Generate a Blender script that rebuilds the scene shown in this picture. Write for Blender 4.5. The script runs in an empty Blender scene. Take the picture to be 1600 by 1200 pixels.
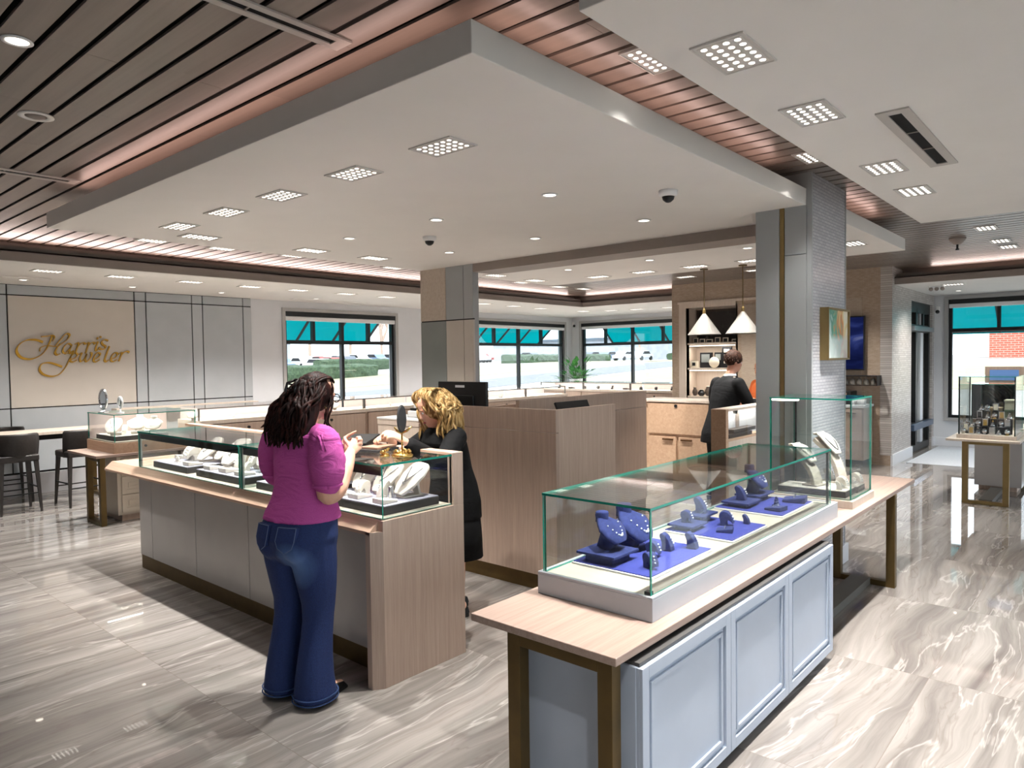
import bpy, bmesh, math, random
from mathutils import Vector, Matrix, Euler
random.seed(7)
S = bpy.context.scene
C = S.collection
PI = math.pi
R = math.radians

# ------------------------------------------------------------------ mesh builder
class MB:
    def __init__(s): s.v=[]; s.f=[]; s.m=[]
    def add(s, vs, fs, mi=0):
        o=len(s.v); s.v += [Vector(p) for p in vs]
        for f in fs: s.f.append([i+o for i in f]); s.m.append(mi)
        return s
    def box(s,x0,x1,y0,y1,z0,z1,mi=0,side=None):
        if x0>x1:x0,x1=x1,x0
        if y0>y1:y0,y1=y1,y0
        if z0>z1:z0,z1=z1,z0
        vs=[(x,y,z) for z in(z0,z1) for y in(y0,y1) for x in(x0,x1)]
        fs=[(0,2,3,1),(4,5,7,6),(0,1,5,4),(2,6,7,3),(0,4,6,2),(1,3,7,5)]
        if side is None: return s.add(vs,fs,mi)
        # thin pane: broad faces mi, edge faces side
        d=[x1-x0,y1-y0,z1-z0]; k=d.index(min(d))
        broad={0:(4,5),1:(2,3),2:(0,1)}[k]
        s.add(vs,[fs[i] for i in broad],mi)
        o=len(s.v)-8
        for i in range(6):
            if i not in broad: s.f.append([j+o for j in fs[i]]); s.m.append(side)
        return s
    def obox(s,c,size,M=None,mi=0):
        M=M or Matrix.Identity(3); a,b,d=[q/2 for q in size]
        vs=[Vector(c)+M@Vector((x,y,z)) for z in(-d,d) for y in(-b,b) for x in(-a,a)]
        return s.add(vs,[(0,2,3,1),(4,5,7,6),(0,1,5,4),(2,6,7,3),(0,4,6,2),(1,3,7,5)],mi)
    def loft(s,rings,mi=0,cap=True,closed=True):
        n=len(rings[0]); vs=[p for r in rings for p in r]; fs=[]
        for i in range(len(rings)-1):
            for j in range(n if closed else n-1):
                k=(j+1)%n
                fs.append((i*n+j,i*n+k,(i+1)*n+k,(i+1)*n+j))
        if cap:
            fs.append(tuple(reversed(range(n)))); fs.append(tuple((len(rings)-1)*n+j for j in range(n)))
        return s.add(vs,fs,mi)
    def tube(s,pts,r,n=8,mi=0,flat=1.0):
        pts=[Vector(p) for p in pts]; rs=r if isinstance(r,(list,tuple)) else [r]*len(pts)
        rings=[]; up=None
        for i,p in enumerate(pts):
            t=(pts[min(i+1,len(pts)-1)]-pts[max(i-1,0)])
            t=t.normalized() if t.length>1e-9 else Vector((0,0,1))
            if up is None:
                up=Vector((0,0,1)) if abs(t.z)<.9 else Vector((1,0,0))
            a=t.cross(up)
            if a.length<1e-6: a=t.orthogonal()
            a.normalize(); b=a.cross(t).normalized(); up=b
            rings.append([p+(a*math.cos(q)+b*math.sin(q)*flat)*rs[i] for q in [2*PI*k/n for k in range(n)]])
        return s.loft(rings,mi)
    def lathe(s,prof,c=(0,0,0),n=24,mi=0,axis=None):
        c=Vector(c); rings=[]
        for r,z in prof:
            ring=[Vector((r*math.cos(2*PI*k/n),r*math.sin(2*PI*k/n),z)) for k in range(n)]
            if axis is not None: ring=[axis@p for p in ring]
            rings.append([c+p for p in ring])
        return s.loft(rings,mi)
    def ball(s,c,r,n=10,mi=0,M=None):
        rx,ry,rz=(r,r,r) if not isinstance(r,(tuple,list)) else r
        M=M or Matrix.Identity(3); c=Vector(c); rings=[]; m=max(4,n//2+1)
        for i in range(m+1):
            th=-PI/2+PI*i/m; q=max(math.cos(th),.02)
            rings.append([c+M@Vector((rx*q*math.cos(2*PI*k/n),ry*q*math.sin(2*PI*k/n),rz*math.sin(th))) for k in range(n)])
        return s.loft(rings,mi)
    def prism(s,poly,axis,a,b,mi=0):
        def P(u,v,w): return {'x':(w,u,v),'y':(u,w,v),'z':(u,v,w)}[axis]
        return s.loft([[P(u,v,a) for u,v in poly],[P(u,v,b) for u,v in poly]],mi)
    def build(s,name,mats,parent=None,smooth=False,bevel=0,seg=2,mods=None):
        off=Vector((0,0,0)); q=parent
        while q is not None: off=off+q.location; q=q.parent
        loc=Vector((0,0,0))
        if parent is None and s.v:
            xs=[v.x for v in s.v]; ys=[v.y for v in s.v]; zs=[v.z for v in s.v]
            loc=Vector(((min(xs)+max(xs))/2,(min(ys)+max(ys))/2,min(zs))); off=loc
        me=bpy.data.meshes.new(name)
        me.from_pydata([v-off for v in s.v],[],s.f)
        if not isinstance(mats,(list,tuple)): mats=[mats]
        for m in mats: me.materials.append(m)
        me.polygons.foreach_set('material_index',s.m)
        bm=bmesh.new(); bm.from_mesh(me); bmesh.ops.recalc_face_normals(bm,faces=bm.faces); bm.to_mesh(me); bm.free()
        if smooth: me.polygons.foreach_set('use_smooth',[True]*len(me.polygons))
        me.update()
        o=bpy.data.objects.new(name,me); C.objects.link(o); o.location=loc
        if parent is not None: o.parent=parent
        if bevel:
            b=o.modifiers.new('bevel','BEVEL'); b.width=bevel; b.segments=seg; b.limit_method='ANGLE'; b.harden_normals=False
        for kind,kw in (mods or []):
            mo=o.modifiers.new(kind.lower(),kind)
            for k,v in kw.items(): setattr(mo,k,v)
        return o

def bx(*a,**k): return MB().box(*a,**k)
def tag(o,label=None,cat=None,group=None,kind=None):
    if label: o['label']=label
    if cat: o['category']=cat
    if group: o['group']=group
    if kind: o['kind']=kind
    return o
def thing(name,label,cat,loc=(0,0,0),group=None,kind=None):
    o=bpy.data.objects.new(name,None); C.objects.link(o); o.location=loc; o.empty_display_size=.1
    return tag(o,label,cat,group,kind)
def struct(name,mb,mats,parent=None,label=None,**k):
    o=mb.build(name,mats,parent,**k)
    if parent is None: o['kind']='structure'
    if label: o['label']=label
    return o
def kids(o): return [c for c in bpy.data.objects if c.parent==o]
def dup(root,loc,rz=0,label=None,group=None,cache={}):
    if root.name not in cache:
        ks=list(root.children); cache[root.name]=[(k,list(k.children)) for k in ks]
    r=root.copy(); C.objects.link(r); r.location=loc; r.rotation_euler=(0,0,rz)
    if label: r['label']=label
    if group: r['group']=group
    for k,gs in cache[root.name]:
        c=k.copy(); C.objects.link(c); c.parent=r
        for g in gs:
            d=g.copy(); C.objects.link(d); d.parent=c
    return r
used=set()
def place(root,loc,rz=0,label=None,group=None):
    if root.name not in used:
        used.add(root.name); dup_cache(root)
        root.location=loc; root.rotation_euler=(0,0,rz)
        if label: root['label']=label
        if group: root['group']=group
        return root
    return dup(root,loc,rz,label,group)
def dup_cache(root):
    pass
ORD=['first','second','third','fourth','fifth','sixth','seventh','eighth','ninth','tenth','eleventh','twelfth']

# ------------------------------------------------------------------ materials
def lin(c):
    if isinstance(c,str): c=[int(c[i:i+2],16)/255 for i in (0,2,4)]
    return tuple((x/12.92 if x<=.04045 else ((x+.055)/1.055)**2.4) for x in c)+(1,)
class NT:
    def __init__(s,name):
        s.mat=bpy.data.materials.new(name); s.mat.use_nodes=True; s.t=s.mat.node_tree; s.t.nodes.clear()
        s.out=s.t.nodes.new('ShaderNodeOutputMaterial')
    def n(s,kind,ins=None,**kw):
        nd=s.t.nodes.new('ShaderNode'+kind)
        for k,v in kw.items(): setattr(nd,k,v)
        for k,v in (ins or {}).items():
            if hasattr(v,'node'): s.t.links.new(v,nd.inputs[k])
            else: nd.inputs[k].default_value=v
        return nd
    def bsdf(s,**ins):
        nd=s.n('BsdfPrincipled',{k.replace('_',' '):v for k,v in ins.items()})
        s.t.links.new(nd.outputs[0],s.out.inputs[0]); return nd
    def ramp(s,fac,stops,interp='LINEAR'):
        nd=s.n('ValToRGB',{'Fac':fac}); r=nd.color_ramp; r.interpolation=interp
        while len(r.elements)>1: r.elements.remove(r.elements[-1])
        for i,(p,c) in enumerate(stops):
            e=r.elements[0] if i==0 else r.elements.new(p)
            e.position=p; e.color=c if len(c)==4 else lin(c)
        return nd.outputs[0]
    def math(s,op,a,b=None,c=None,clamp=False):
        nd=s.n('Math',operation=op,use_clamp=clamp)
        for i,v in enumerate((a,b,c)):
            if v is None: continue
            if hasattr(v,'node'): s.t.links.new(v,nd.inputs[i])
            else: nd.inputs[i].default_value=v
        return nd.outputs[0]
    def mix(s,fac,a,b,blend='MIX'):
        nd=s.n('Mix',data_type='RGBA',blend_type=blend)
        for i,v in ((0,fac),(6,a),(7,b)):
            if hasattr(v,'node'): s.t.links.new(v,nd.inputs[i])
            else: nd.inputs[i].default_value=v
        return nd.outputs[2]
    def coord(s,scale=(1,1,1),out='Object',loc=(0,0,0)):
        tc=s.n('TexCoord'); mp=s.n('Mapping',{'Vector':tc.outputs[out],'Scale':scale,'Location':loc}); return mp.outputs[0]
def plain(name,col,rough=.5,metal=0,**kw):
    t=NT(name); t.bsdf(Base_Color=lin(col),Roughness=rough,Metallic=metal,**kw); return t.mat
def noisy(name,c1,c2,scale=(8,8,8),rough=.5,metal=0,bump=0,detail=4,lo=.3,hi=.7,**kw):
    t=NT(name); co=t.coord(scale); nz=t.n('TexNoise',{'Vector':co,'Scale':1.0,'Detail':detail})
    col=t.ramp(nz.outputs[0],[(lo,lin(c1)),(hi,lin(c2))])
    b=t.bsdf(Base_Color=col,Roughness=rough,Metallic=metal,**kw)
    if bump:
        bp=t.n('Bump',{'Height':nz.outputs[0],'Strength':bump,'Distance':.01}); t.t.links.new(bp.outputs[0],b.inputs['Normal'])
    return t.mat
def wood(name,c1,c2,scale=(45,45,1.6),rough=.45):
    t=NT(name); co=t.coord(scale)
    n1=t.n('TexNoise',{'Vector':co,'Scale':1.0,'Detail':6.0,'Roughness':.65,'Distortion':.4})
    co2=t.coord(tuple(q*4 for q in scale)); n2=t.n('TexNoise',{'Vector':co2,'Scale':1.0,'Detail':2.0})
    f=t.math('ADD',t.math('MULTIPLY',n1.outputs[0],.75),t.math('MULTIPLY',n2.outputs[0],.25))
    col=t.ramp(f,[(.32,lin(c1)),(.68,lin(c2))]); b=t.bsdf(Base_Color=col,Roughness=rough)
    bp=t.n('Bump',{'Height':f,'Strength':.08,'Distance':.004}); t.t.links.new(bp.outputs[0],b.inputs['Normal'])
    return t.mat
def emit(name,col,st):
    t=NT(name); e=t.n('Emission',{'Color':lin(col),'Strength':st}); t.t.links.new(e.outputs[0],t.out.inputs[0]); return t.mat
def glassy(name,tint=(.97,.99,.985,1),refl=1.0,ior=1.5):
    t=NT(name); tr=t.n('BsdfTransparent',{'Color':tint}); gl=t.n('BsdfGlossy',{'Color':(1,1,1,1),'Roughness':.0})
    lw=t.n('LayerWeight',{'Blend':.5}); p5=t.math('POWER',lw.outputs['Facing'],5.0)
    f=t.math('MULTIPLY',t.math('MULTIPLY_ADD',p5,.93,.035),refl,clamp=True)
    mx=t.n('MixShader',{0:f,1:tr.outputs[0],2:gl.outputs[0]}); t.t.links.new(mx.outputs[0],t.out.inputs[0]); return t.mat
def brick(name,c1,c2,mortar,plane='xz',bw=.06,bh=.018,rough=.25,bump=.4,ms=.12,vary=.5):
    t=NT(name); tc=t.n('TexCoord'); sp=t.n('SeparateXYZ',{0:tc.outputs['Object']})
    a,b={'xz':(0,2),'yz':(1,2),'xy':(0,1)}[plane]
    cb=t.n('CombineXYZ',{0:sp.outputs[a],1:sp.outputs[b]})
    br=t.n('TexBrick',{'Vector':cb.outputs[0],'Color1':lin(c1),'Color2':lin(c2),'Mortar':lin(mortar),'Scale':1.0,'Mortar Size':bh*ms,'Mortar Smooth':.3,'Bias':0.0,'Brick Width':bw,'Row Height':bh},offset=vary)
    bs=t.bsdf(Base_Color=br.outputs[0],Roughness=rough)
    bp=t.n('Bump',{'Height':br.outputs[1],'Strength':bump,'Distance':.003},invert=True); t.t.links.new(bp.outputs[0],bs.inputs['Normal'])
    return t.mat

def floor_mat():
    t=NT('marble_tile'); tc=t.n('NewGeometry'); sp=t.n('SeparateXYZ',{0:tc.outputs['Position']})
    x=t.math('SUBTRACT',sp.outputs[0],.38); y=t.math('SUBTRACT',sp.outputs[1],.77)
    T=1.28
    tx=t.math('FLOOR',t.math('DIVIDE',x,T)); ty=t.math('FLOOR',t.math('DIVIDE',y,T))
    cid=t.n('CombineXYZ',{0:tx,1:ty,2:3.3}); wn=t.n('TexWhiteNoise',{'Vector':cid.outputs[0]})
    # warp
    wv=t.n('CombineXYZ',{0:t.math('MULTIPLY',sp.outputs[0],.55),1:t.math('MULTIPLY',sp.outputs[1],.9),2:t.math('MULTIPLY',wn.outputs[0],9)})
    w=t.n('TexNoise',{'Vector':wv.outputs[0],'Scale':1.0,'Detail':3.0})
    yy=t.math('ADD',sp.outputs[1],t.math('MULTIPLY',t.math('SUBTRACT',w.outputs[0],.5),.5))
    st=t.n('CombineXYZ',{0:t.math('MULTIPLY',sp.outputs[0],.32),1:t.math('MULTIPLY',yy,7.0),2:t.math('MULTIPLY',wn.outputs[0],20)})
    n1=t.n('TexNoise',{'Vector':st.outputs[0],'Scale':1.0,'Detail':7.0,'Roughness':.62,'Distortion':.25})
    col=t.ramp(n1.outputs[0],[(.26,'625c59'),(.40,'7a7470'),(.50,'8a847f'),(.60,'97918c'),(.74,'aaa49f')])
    # pale thin veins
    vn=t.n('CombineXYZ',{0:t.math('MULTIPLY',sp.outputs[0],.45),1:t.math('MULTIPLY',yy,3.4),2:t.math('MULTIPLY',wn.outputs[0],31)})
    n2=t.n('TexNoise',{'Vector':vn.outputs[0],'Scale':1.0,'Detail':5.0,'Roughness':.55,'Distortion':.35})
    d=t.math('ABSOLUTE',t.math('SUBTRACT',n2.outputs[0],.5)); vf=t.ramp(d,[(0,(1,1,1,1)),(.013,(0,0,0,1))])
    col=t.mix(t.math('MULTIPLY',vf,.4),col,lin('c9c3bd'))
    n3=t.n('TexNoise',{'Vector':vn.outputs[0],'Scale':1.9,'Detail':5.0,'Distortion':.5}); d3=t.math('ABSOLUTE',t.math('SUBTRACT',n3.outputs[0],.47)); v3=t.ramp(d3,[(0,(1,1,1,1)),(.012,(0,0,0,1))])
    col=t.mix(t.math('MULTIPLY',v3,.35),col,lin('6e625c'))
    tone=t.math('ADD',t.math('MULTIPLY',wn.outputs[0],.16),.9)
    col=t.mix(1.0,col,t.n('CombineColor',{0:tone,1:tone,2:tone}).outputs[0],'MULTIPLY')
    gx=t.math('PINGPONG',x,T/2); gy=t.math('PINGPONG',y,T/2)
    g=t.math('MAXIMUM',t.math('LESS_THAN',gx,.0016),t.math('LESS_THAN',gy,.0016))
    col=t.mix(g,col,lin('7d746e'))
    t.bsdf(Base_Color=col,Roughness=.022,Specular_IOR_Level=.7,Coat_Weight=.0)
    return t.mat

def slat_mat():
    t=NT('slat_wood'); tc=t.n('NewGeometry'); sp=t.n('SeparateXYZ',{0:tc.outputs['Position']})
    k=t.math('FLOOR',t.math('DIVIDE',t.math('SUBTRACT',sp.outputs[0],2.061),.1555)); j=t.math('FLOOR',t.math('DIVIDE',t.math('ADD',sp.outputs[1],t.math('MULTIPLY',k,.83)),2.44))
    wn=t.n('TexWhiteNoise',{'Vector':t.n('CombineXYZ',{0:k,1:j}).outputs[0]})
    co=t.n('CombineXYZ',{0:t.math('MULTIPLY',sp.outputs[0],22),1:t.math('MULTIPLY',sp.outputs[1],.7),2:t.math('MULTIPLY',wn.outputs[0],50)})
    n1=t.n('TexNoise',{'Vector':co.outputs[0],'Scale':1.0,'Detail':5.0,'Roughness':.6})
    col=t.ramp(n1.outputs[0],[(.3,'746a63'),(.7,'857970')])
    v=t.math('ADD',t.math('MULTIPLY',wn.outputs[0],.22),.88)
    col=t.mix(1.0,col,t.n('CombineColor',{0:v,1:v,2:v}).outputs[0],'MULTIPLY')
    t.bsdf(Base_Color=col,Roughness=.33,Specular_IOR_Level=.5); return t.mat

M={}
M['floor']=floor_mat(); M['slat']=slat_mat()
M['soffit']=noisy('soffit_paint','e6e2dd','e9e5e0',(3,3,3),.7)
M['taupe']=noisy('taupe_paint','8d827b','928780',(5,5,5),.6)
M['wallw']=noisy('wall_paint','d0d1d4','d4d5d8',(4,4,4),.6)
M['panelg']=noisy('panel_grey','a9adb0','aeb2b5',(4,4,4),.32)
M['panelb']=noisy('panel_beige','c0b8ae','c4bcb2',(4,4,4),.25)
M['dark']=plain('dark_gap','15120f',.8)
M['black']=plain('black_metal','0e1113',.4)
M['gap']=plain('ceiling_void','060505',.95)
M['greycol']=noisy('column_paint','9b9e9f','9fa2a3',(4,4,4),.45)
M['greydk']=noisy('column_panel_dark','7d8280','828785',(4,4,4),.4)
M['brass']=noisy('brass','8d7a52','977f55',(12,12,12),.38,.85)
M['brassd']=noisy('brass_antique','5b4a2c','66522f',(12,12,12),.42,.7)
M['gold']=noisy('gold_letters','a97c24','c0933a',(9,9,9),.3,.8)
M['wood']=wood('oak_vertical','ab9484','c2ac9c')
M['woodx']=wood('oak_along_x','957e72','ac968a',(1.5,45,45))
M['woody']=wood('oak_along_y','b0917c','c9ac96',(45,1.5,45))
M['woodd']=wood('oak_dark','a38d7e','baa393')
M['woodn']=wood('oak_natural','b08f74','c7a88c',(2,30,30))
M['woodnv']=wood('oak_natural_y','a8886f','c0a187',(30,2,30))
M['woodlt']=wood('oak_pale','c3b3a4','d3c5b7')
M['grecab']=noisy('cabinet_grey','a8a3a0','ada8a4',(4,4,4),.22)
M['paint']=noisy('cabinet_paint','a9b3c2','aeb8c7',(5,5,5),.4)
M['paintw']=noisy('case_white','d5d6da','dadbdf',(5,5,5),.4); M['caseg']=noisy('case_grey','aeb1b7','b3b6bc',(5,5,5),.4)
M['cream']=noisy('cream_deck','9c9488','a59d91',(9,9,9),.7)
M['drawer']=noisy('drawer_paint','b9ad9d','beb2a2',(5,5,5),.45)
M['glass']=glassy('clear_glass'); M['edge']=plain('glass_edge','0c5a4b',.15)
t=NT('glass_edge_teal'); t.bsdf(Base_Color=lin('1d8a76'),Roughness=.12,Specular_IOR_Level=.8); M['edge']=t.mat  # green is the pane edges' own colour
M['wglass']=glassy('window_glass',(.96,.98,.98,1),.7)
M['disc']=emit('lamp_discs','fff6ea',3.6)
M['disc2']=emit('downlight_lens','fff2e0',6.0)
M['led']=emit('cove_led','ffc4b0',3.0)
M['ledw']=emit('case_led','fff1dc',10.0)
M['blue']=noisy('blue_suede','1a2455','232e66',(60,60,60),.95,bump=.2)
M['bluel']=noisy('blue_pad','272f7c','2d3684',(40,40,40),.9)
M['dispw']=noisy('display_leatherette','d8d0c5','e2dad0',(50,50,50),.75)
M['dispt']=noisy('display_taupe','a89d92','b0a59a',(50,50,50),.8)
M['trayd']=noisy('tray_charcoal','2f2c2d','393637',(30,30,30),.6)
M['trayl']=noisy('tray_lilac_grey','9a98a8','a2a0b0',(20,20,20),.7)
M['silver']=plain('silver','d9d9de',.15,1); M['pearl']=plain('pearl','eef0f4',.2,.2); M['goldj']=plain('gold_jewel','d9b56a',.2,1)
M['stool']=noisy('stool_leather','26211f','2e2926',(40,40,40),.5,bump=.1)
M['tileA']=brick('mosaic_column','c9c9ce','babac0','a3a3a9','xz',.075,.024,.22,.45)
M['tileB']=brick('mosaic_wall','c4beb9','a9a29c','948d87','xz',.11,.034,.3,.5)
M['linen']=brick('linen_wallcover','b8a592','a5917d','8f7c6a','yz',.05,.012,.55,.3,.15)
M['linenp']=brick('linen_panel','b5a594','ab9a89','9c8b7a','yz',.05,.012,.4,.3,.15)
M['tileC']=noisy('mosaic_beige','b3a596','bfb2a4',(30,30,30),.5)
M['teal']=plain('awning_teal','0b7f80',.7)
t=NT('awning_fabric'); d=t.n('BsdfDiffuse',{'Color':lin('0fa0a4')}); tr=t.n('BsdfTranslucent',{'Color':lin('1cc6ca')}); mx=t.n('MixShader',{0:.55,1:d.outputs[0],2:tr.outputs[0]}); t.t.links.new(mx.outputs[0],t.out.inputs[0]); M['teal']=t.mat
M['darkfab']=noisy('dark_plastic','161718','1c1d1e',(20,20,20),.45)
M['white']=plain('white_plastic','e6e6e6',.4)
EXPO=0.16; SPOTA=92; LAMPW=222; DOWNW=35; COVE=0.8; SKY=3.6; SUN=2.5
# ================================================================== CAMERA
cam=bpy.data.cameras.new('camera'); co=bpy.data.objects.new('camera',cam); C.objects.link(co)
cam.sensor_fit='HORIZONTAL'; cam.sensor_width=36; cam.lens=1102.58/1600*36; cam.clip_start=.05; cam.clip_end=400
yaw,pit,rol=R(41.06783),R(1.98208),R(-.77257)
fw=Vector((math.cos(yaw)*math.cos(pit),math.sin(yaw)*math.cos(pit),-math.sin(pit)))
r0=Vector((math.sin(yaw),-math.cos(yaw),0)); u0=r0.cross(fw)
rr=r0*math.cos(rol)+u0*math.sin(rol); uu=-r0*math.sin(rol)+u0*math.cos(rol)
co.matrix_world=Matrix(((rr.x,uu.x,-fw.x,0),(rr.y,uu.y,-fw.y,0),(rr.z,uu.z,-fw.z,1.72),(0,0,0,1)))
S.camera=co
vs=S.view_settings; vs.view_transform='Standard'; vs.look='None'; vs.gamma=1; vs.use_curve_mapping=False; vs.exposure=EXPO

# ================================================================== SHELL
struct('floor',bx(-3,15.4,-4,11.3,-.2,0),M['floor'])
def wall_open(mb,axis,p0,p1,a0,a1,z1,ops,z0=0):
    """wall with rectangular openings; axis 'y' = plane of constant y"""
    def B(a,b,c,d):
        if b-a<1e-4 or d-c<1e-4: return
        if axis=='y': mb.box(a,b,p0,p1,c,d)
        else: mb.box(p0,p1,a,b,c,d)
    cur=a0
    for (o0,o1,oz0,oz1) in sorted(ops):
        B(cur,o0,z0,z1); B(o0,o1,z0,oz0); B(o0,o1,oz1,z1); cur=o1
    B(cur,a1,z0,z1); return mb
WA=(6.72,9.18,.45,2.62); WB=(11.3,14.84,.45,2.62); WC=(7.6,10.8,.45,2.64); WD=(-.6,2.5,.53,2.72); WV=(3.2,6.2,0,2.7)
struct('wall_left',wall_open(MB(),'y',11.1,11.3,-3,15.4,3.3,[WA,WB]),M['wallw'])
struct('wall_back',wall_open(MB(),'x',15.2,15.4,-4,11.1,3.3,[WC,WD,WV]),M['wallw'])
struct('wall_front',bx(-3.2,-3,-4,11.3,0,3.3),M['wallw'])
WE=(-2.2,5.8,.3,2.72); WF=(6.4,14.4,.3,2.72)
struct('wall_right',wall_open(MB(),'y',-4.2,-4,-3.2,15.4,3.3,[WE,WF]),M['wallw'])
# slat ceiling
def slats():
    mb=MB(); mb.box(-3,12.8,-4,9.3,3.16,3.3,1)
    k=-33
    while 2.061+.1555*k<12.62:
        x0=2.061+.1555*k+.0135; x1=x0+.1285
        y=-4-((k*.83)%2.44); 
        while y<9.15:
            a=max(y,-4); b=min(y+2.4385,9.2)
            if b>a: mb.box(x0,x1,a,b,3.07,3.082)
            y+=2.44
        k+=1
    return mb
struct('ceiling',slats(),[M['slat'],M['gap']])
ZS=2.83
so=struct('trim_1',bx(1.868,8.489,1.80,6.58,ZS,2.954),M['soffit'],bevel=.004)
so['label']='large white dropped ceiling panel over the middle of the shop'
so2=struct('trim_2',bx(1.882,6.846,-4,1.336,ZS,2.954),M['soffit'],bevel=.004); so2['label']='white dropped ceiling panel over the right aisle'
# hangers of the dropped panels are hidden: solid plenum risers set back from the edges
struct('trim_3',bx(2.2,8.15,2.1,6.25,2.954,3.08),M['taupe']); struct('trim_4',bx(2.2,6.5,-4,1.0,2.954,3.08),M['taupe'])
per=MB(); ZP=2.8
per.box(-3,15.2,8.65,11.1,ZP,2.9); per.box(12.2,15.2,6.45,8.65,ZP,2.9); per.box(12.2,15.2,-4,2.73,ZP,2.9); per.box(12.2,15.2,2.73,6.45,ZP,2.9)
struct('trim_5',per,M['soffit'])['label']='low white ceiling along the outer walls'
fac=MB()
fac.box(-3,12.2,8.63,8.648,ZP+.004,2.915); fac.box(12.183,12.198,6.45,8.63,ZP+.004,2.915); fac.box(12.183,12.198,-4,2.73,ZP+.004,2.915)
fac.box(-3,12.2,8.63,8.80,2.9,2.915); fac.box(12.183,12.4,6.45,8.8,2.9,2.915); fac.box(12.183,12.4,-4,2.73,2.9,2.915)
fac.box(-3,12.36,8.76,8.8,2.915,2.975); fac.box(12.32,12.36,6.45,8.76,2.915,2.975); fac.box(12.32,12.36,-4,2.73,2.915,2.975); fac.box(-3,12.5,9.02,9.21,2.9,2.965); fac.box(12.56,12.71,6.45,9.02,2.9,2.965); fac.box(12.56,12.71,-4,2.73,2.9,2.965); fac.box(-3,12.75,9.21,9.25,2.9,3.16); fac.box(12.71,12.75,6.45,9.21,2.9,3.16); fac.box(12.71,12.75,-4,2.73,2.9,3.16)
struct('trim_6',fac,M['taupe'])
struct('trim_7',bx(5.88,6.25,2.18,5.70,2.735,ZS),M['taupe'])['label']='dark taupe beam between the two columns'
# columns
c=struct('wall_right_column',bx(5.40,6.24,1.785,2.18,0,3.07),M['greycol'],label='grey and mosaic column behind the display table')
struct('mosaic_panel',bx(5.425,6.225,1.765,1.785,.14,3.07),M['tileA'],c)
struct('edge_trim',MB().box(5.398,5.425,1.76,1.79,.14,3.07).box(6.225,6.245,1.76,1.79,.14,3.07),M['greycol'],c)
struct('gold_strip',bx(5.388,5.40,1.958,1.99,.14,ZS),M['brass'],c)
struct('side_panel',MB().box(5.390,5.40,1.795,1.953,.14,2.47).box(5.390,5.40,1.795,1.953,2.475,2.83).box(5.390,5.40,1.995,2.175,.14,2.83),M['greycol'],c)
struct('plinth',MB().box(5.375,6.265,1.74,2.2,0,.15),M['paintw'],c)
c=struct('wall_left_column',bx(5.9,5.97,5.70,6.60,0,ZS),M['greycol'],label='grey and beige clad column beside the computer desk')
struct('upper_tile_panel',bx(5.875,5.9,6.155,6.60,2.205,ZS),M['tileC'],c)
struct('upper_grey_panel',MB().box(5.875,5.9,5.86,6.15,2.205,ZS).box(5.875,5.9,5.70,5.85,2.205,ZS),M['greycol'],c)
struct('lower_dark_panel',bx(5.875,5.9,6.155,6.60,0,2.19),M['greydk'],c)
struct('lower_beige_panel',MB().box(5.875,5.9,5.86,6.15,0,2.19).box(5.875,5.9,5.70,5.85,0,2.19),M['panelb'],c)
struct('reveal',bx(5.885,5.9,5.70,6.60,2.19,2.205),M['dark'],c)
# sign wall panels on the left wall
pw=struct('trim_8',bx(-3,6.08,11.085,11.1,.28,2.8),M['gap'],label='panelled feature wall with dark reveals')
xs=[-3,-.6,1.0,2.645,2.665,4.22,4.24,4.385,4.40,5.07,5.09,5.24,5.26,5.92,5.94,6.08]
def panel(x0,x1,z0,z1,m): struct('wall_panel',bx(x0,x1,11.065,11.085,z0,z1),m,pw)
g=.008
cols=[(-3,1.0),(1.0,2.655),(2.655,4.23),(4.23,4.393),(4.393,5.08),(5.08,5.25),(5.25,5.93),(5.93,6.08)]
for i,(a,b) in enumerate(cols):
    for (z0,z1) in ((.30,1.16),(1.16,2.66),(2.66,2.8)):
        m=M['panelb'] if (i in(2,) and z0>1) and z1<2.7 else M['panelg']
        panel(a+g,b-g,z0+g,z1-g,m)
struct('baseboard_left',bx(-3,15.2,11.05,11.1,0,.28),M['paintw'])
struct('baseboard_back',MB().box(15.17,15.2,-4,2.73,0,.16),M['paintw'])

# niche / tv block
nb=wall_open(MB(),'x',12.0,12.12,2.73,6.45,3.07,[(5.20,6.16,.95,2.62)])
nw=struct('wall_niche',nb,M['linen'],label='linen textured wall with the shelf niche and the television')
struct('wall_niche_side',MB().box(12.12,15.2,6.33,6.45,0,3.07),M['wallw'])
struct('niche_lining',MB().box(12.0,12.45,6.16,6.19,.95,2.62).box(12.0,12.45,5.17,5.20,.95,2.62).box(12.0,12.45,5.17,6.19,2.62,2.65).box(12.42,12.45,5.2,6.16,.95,2.62).box(12.0,12.45,5.17,6.19,.92,.95),M['woodlt'],nw)
struct('niche_frame',MB().box(11.985,12.0,6.16,6.30,.95,2.70).box(11.985,12.0,5.2,6.16,2.62,2.70).box(11.97,12.0,4.2,6.32,2.70,2.74),M['woodlt'],nw)
struct('wall_panel',bx(11.985,12.0,3.15,5.10,.95,2.62),M['linenp'],nw)
struct('wall_panel',bx(11.985,12.0,2.95,4.15,.95,2.68),M['linenp'],nw) if False else None
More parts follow.
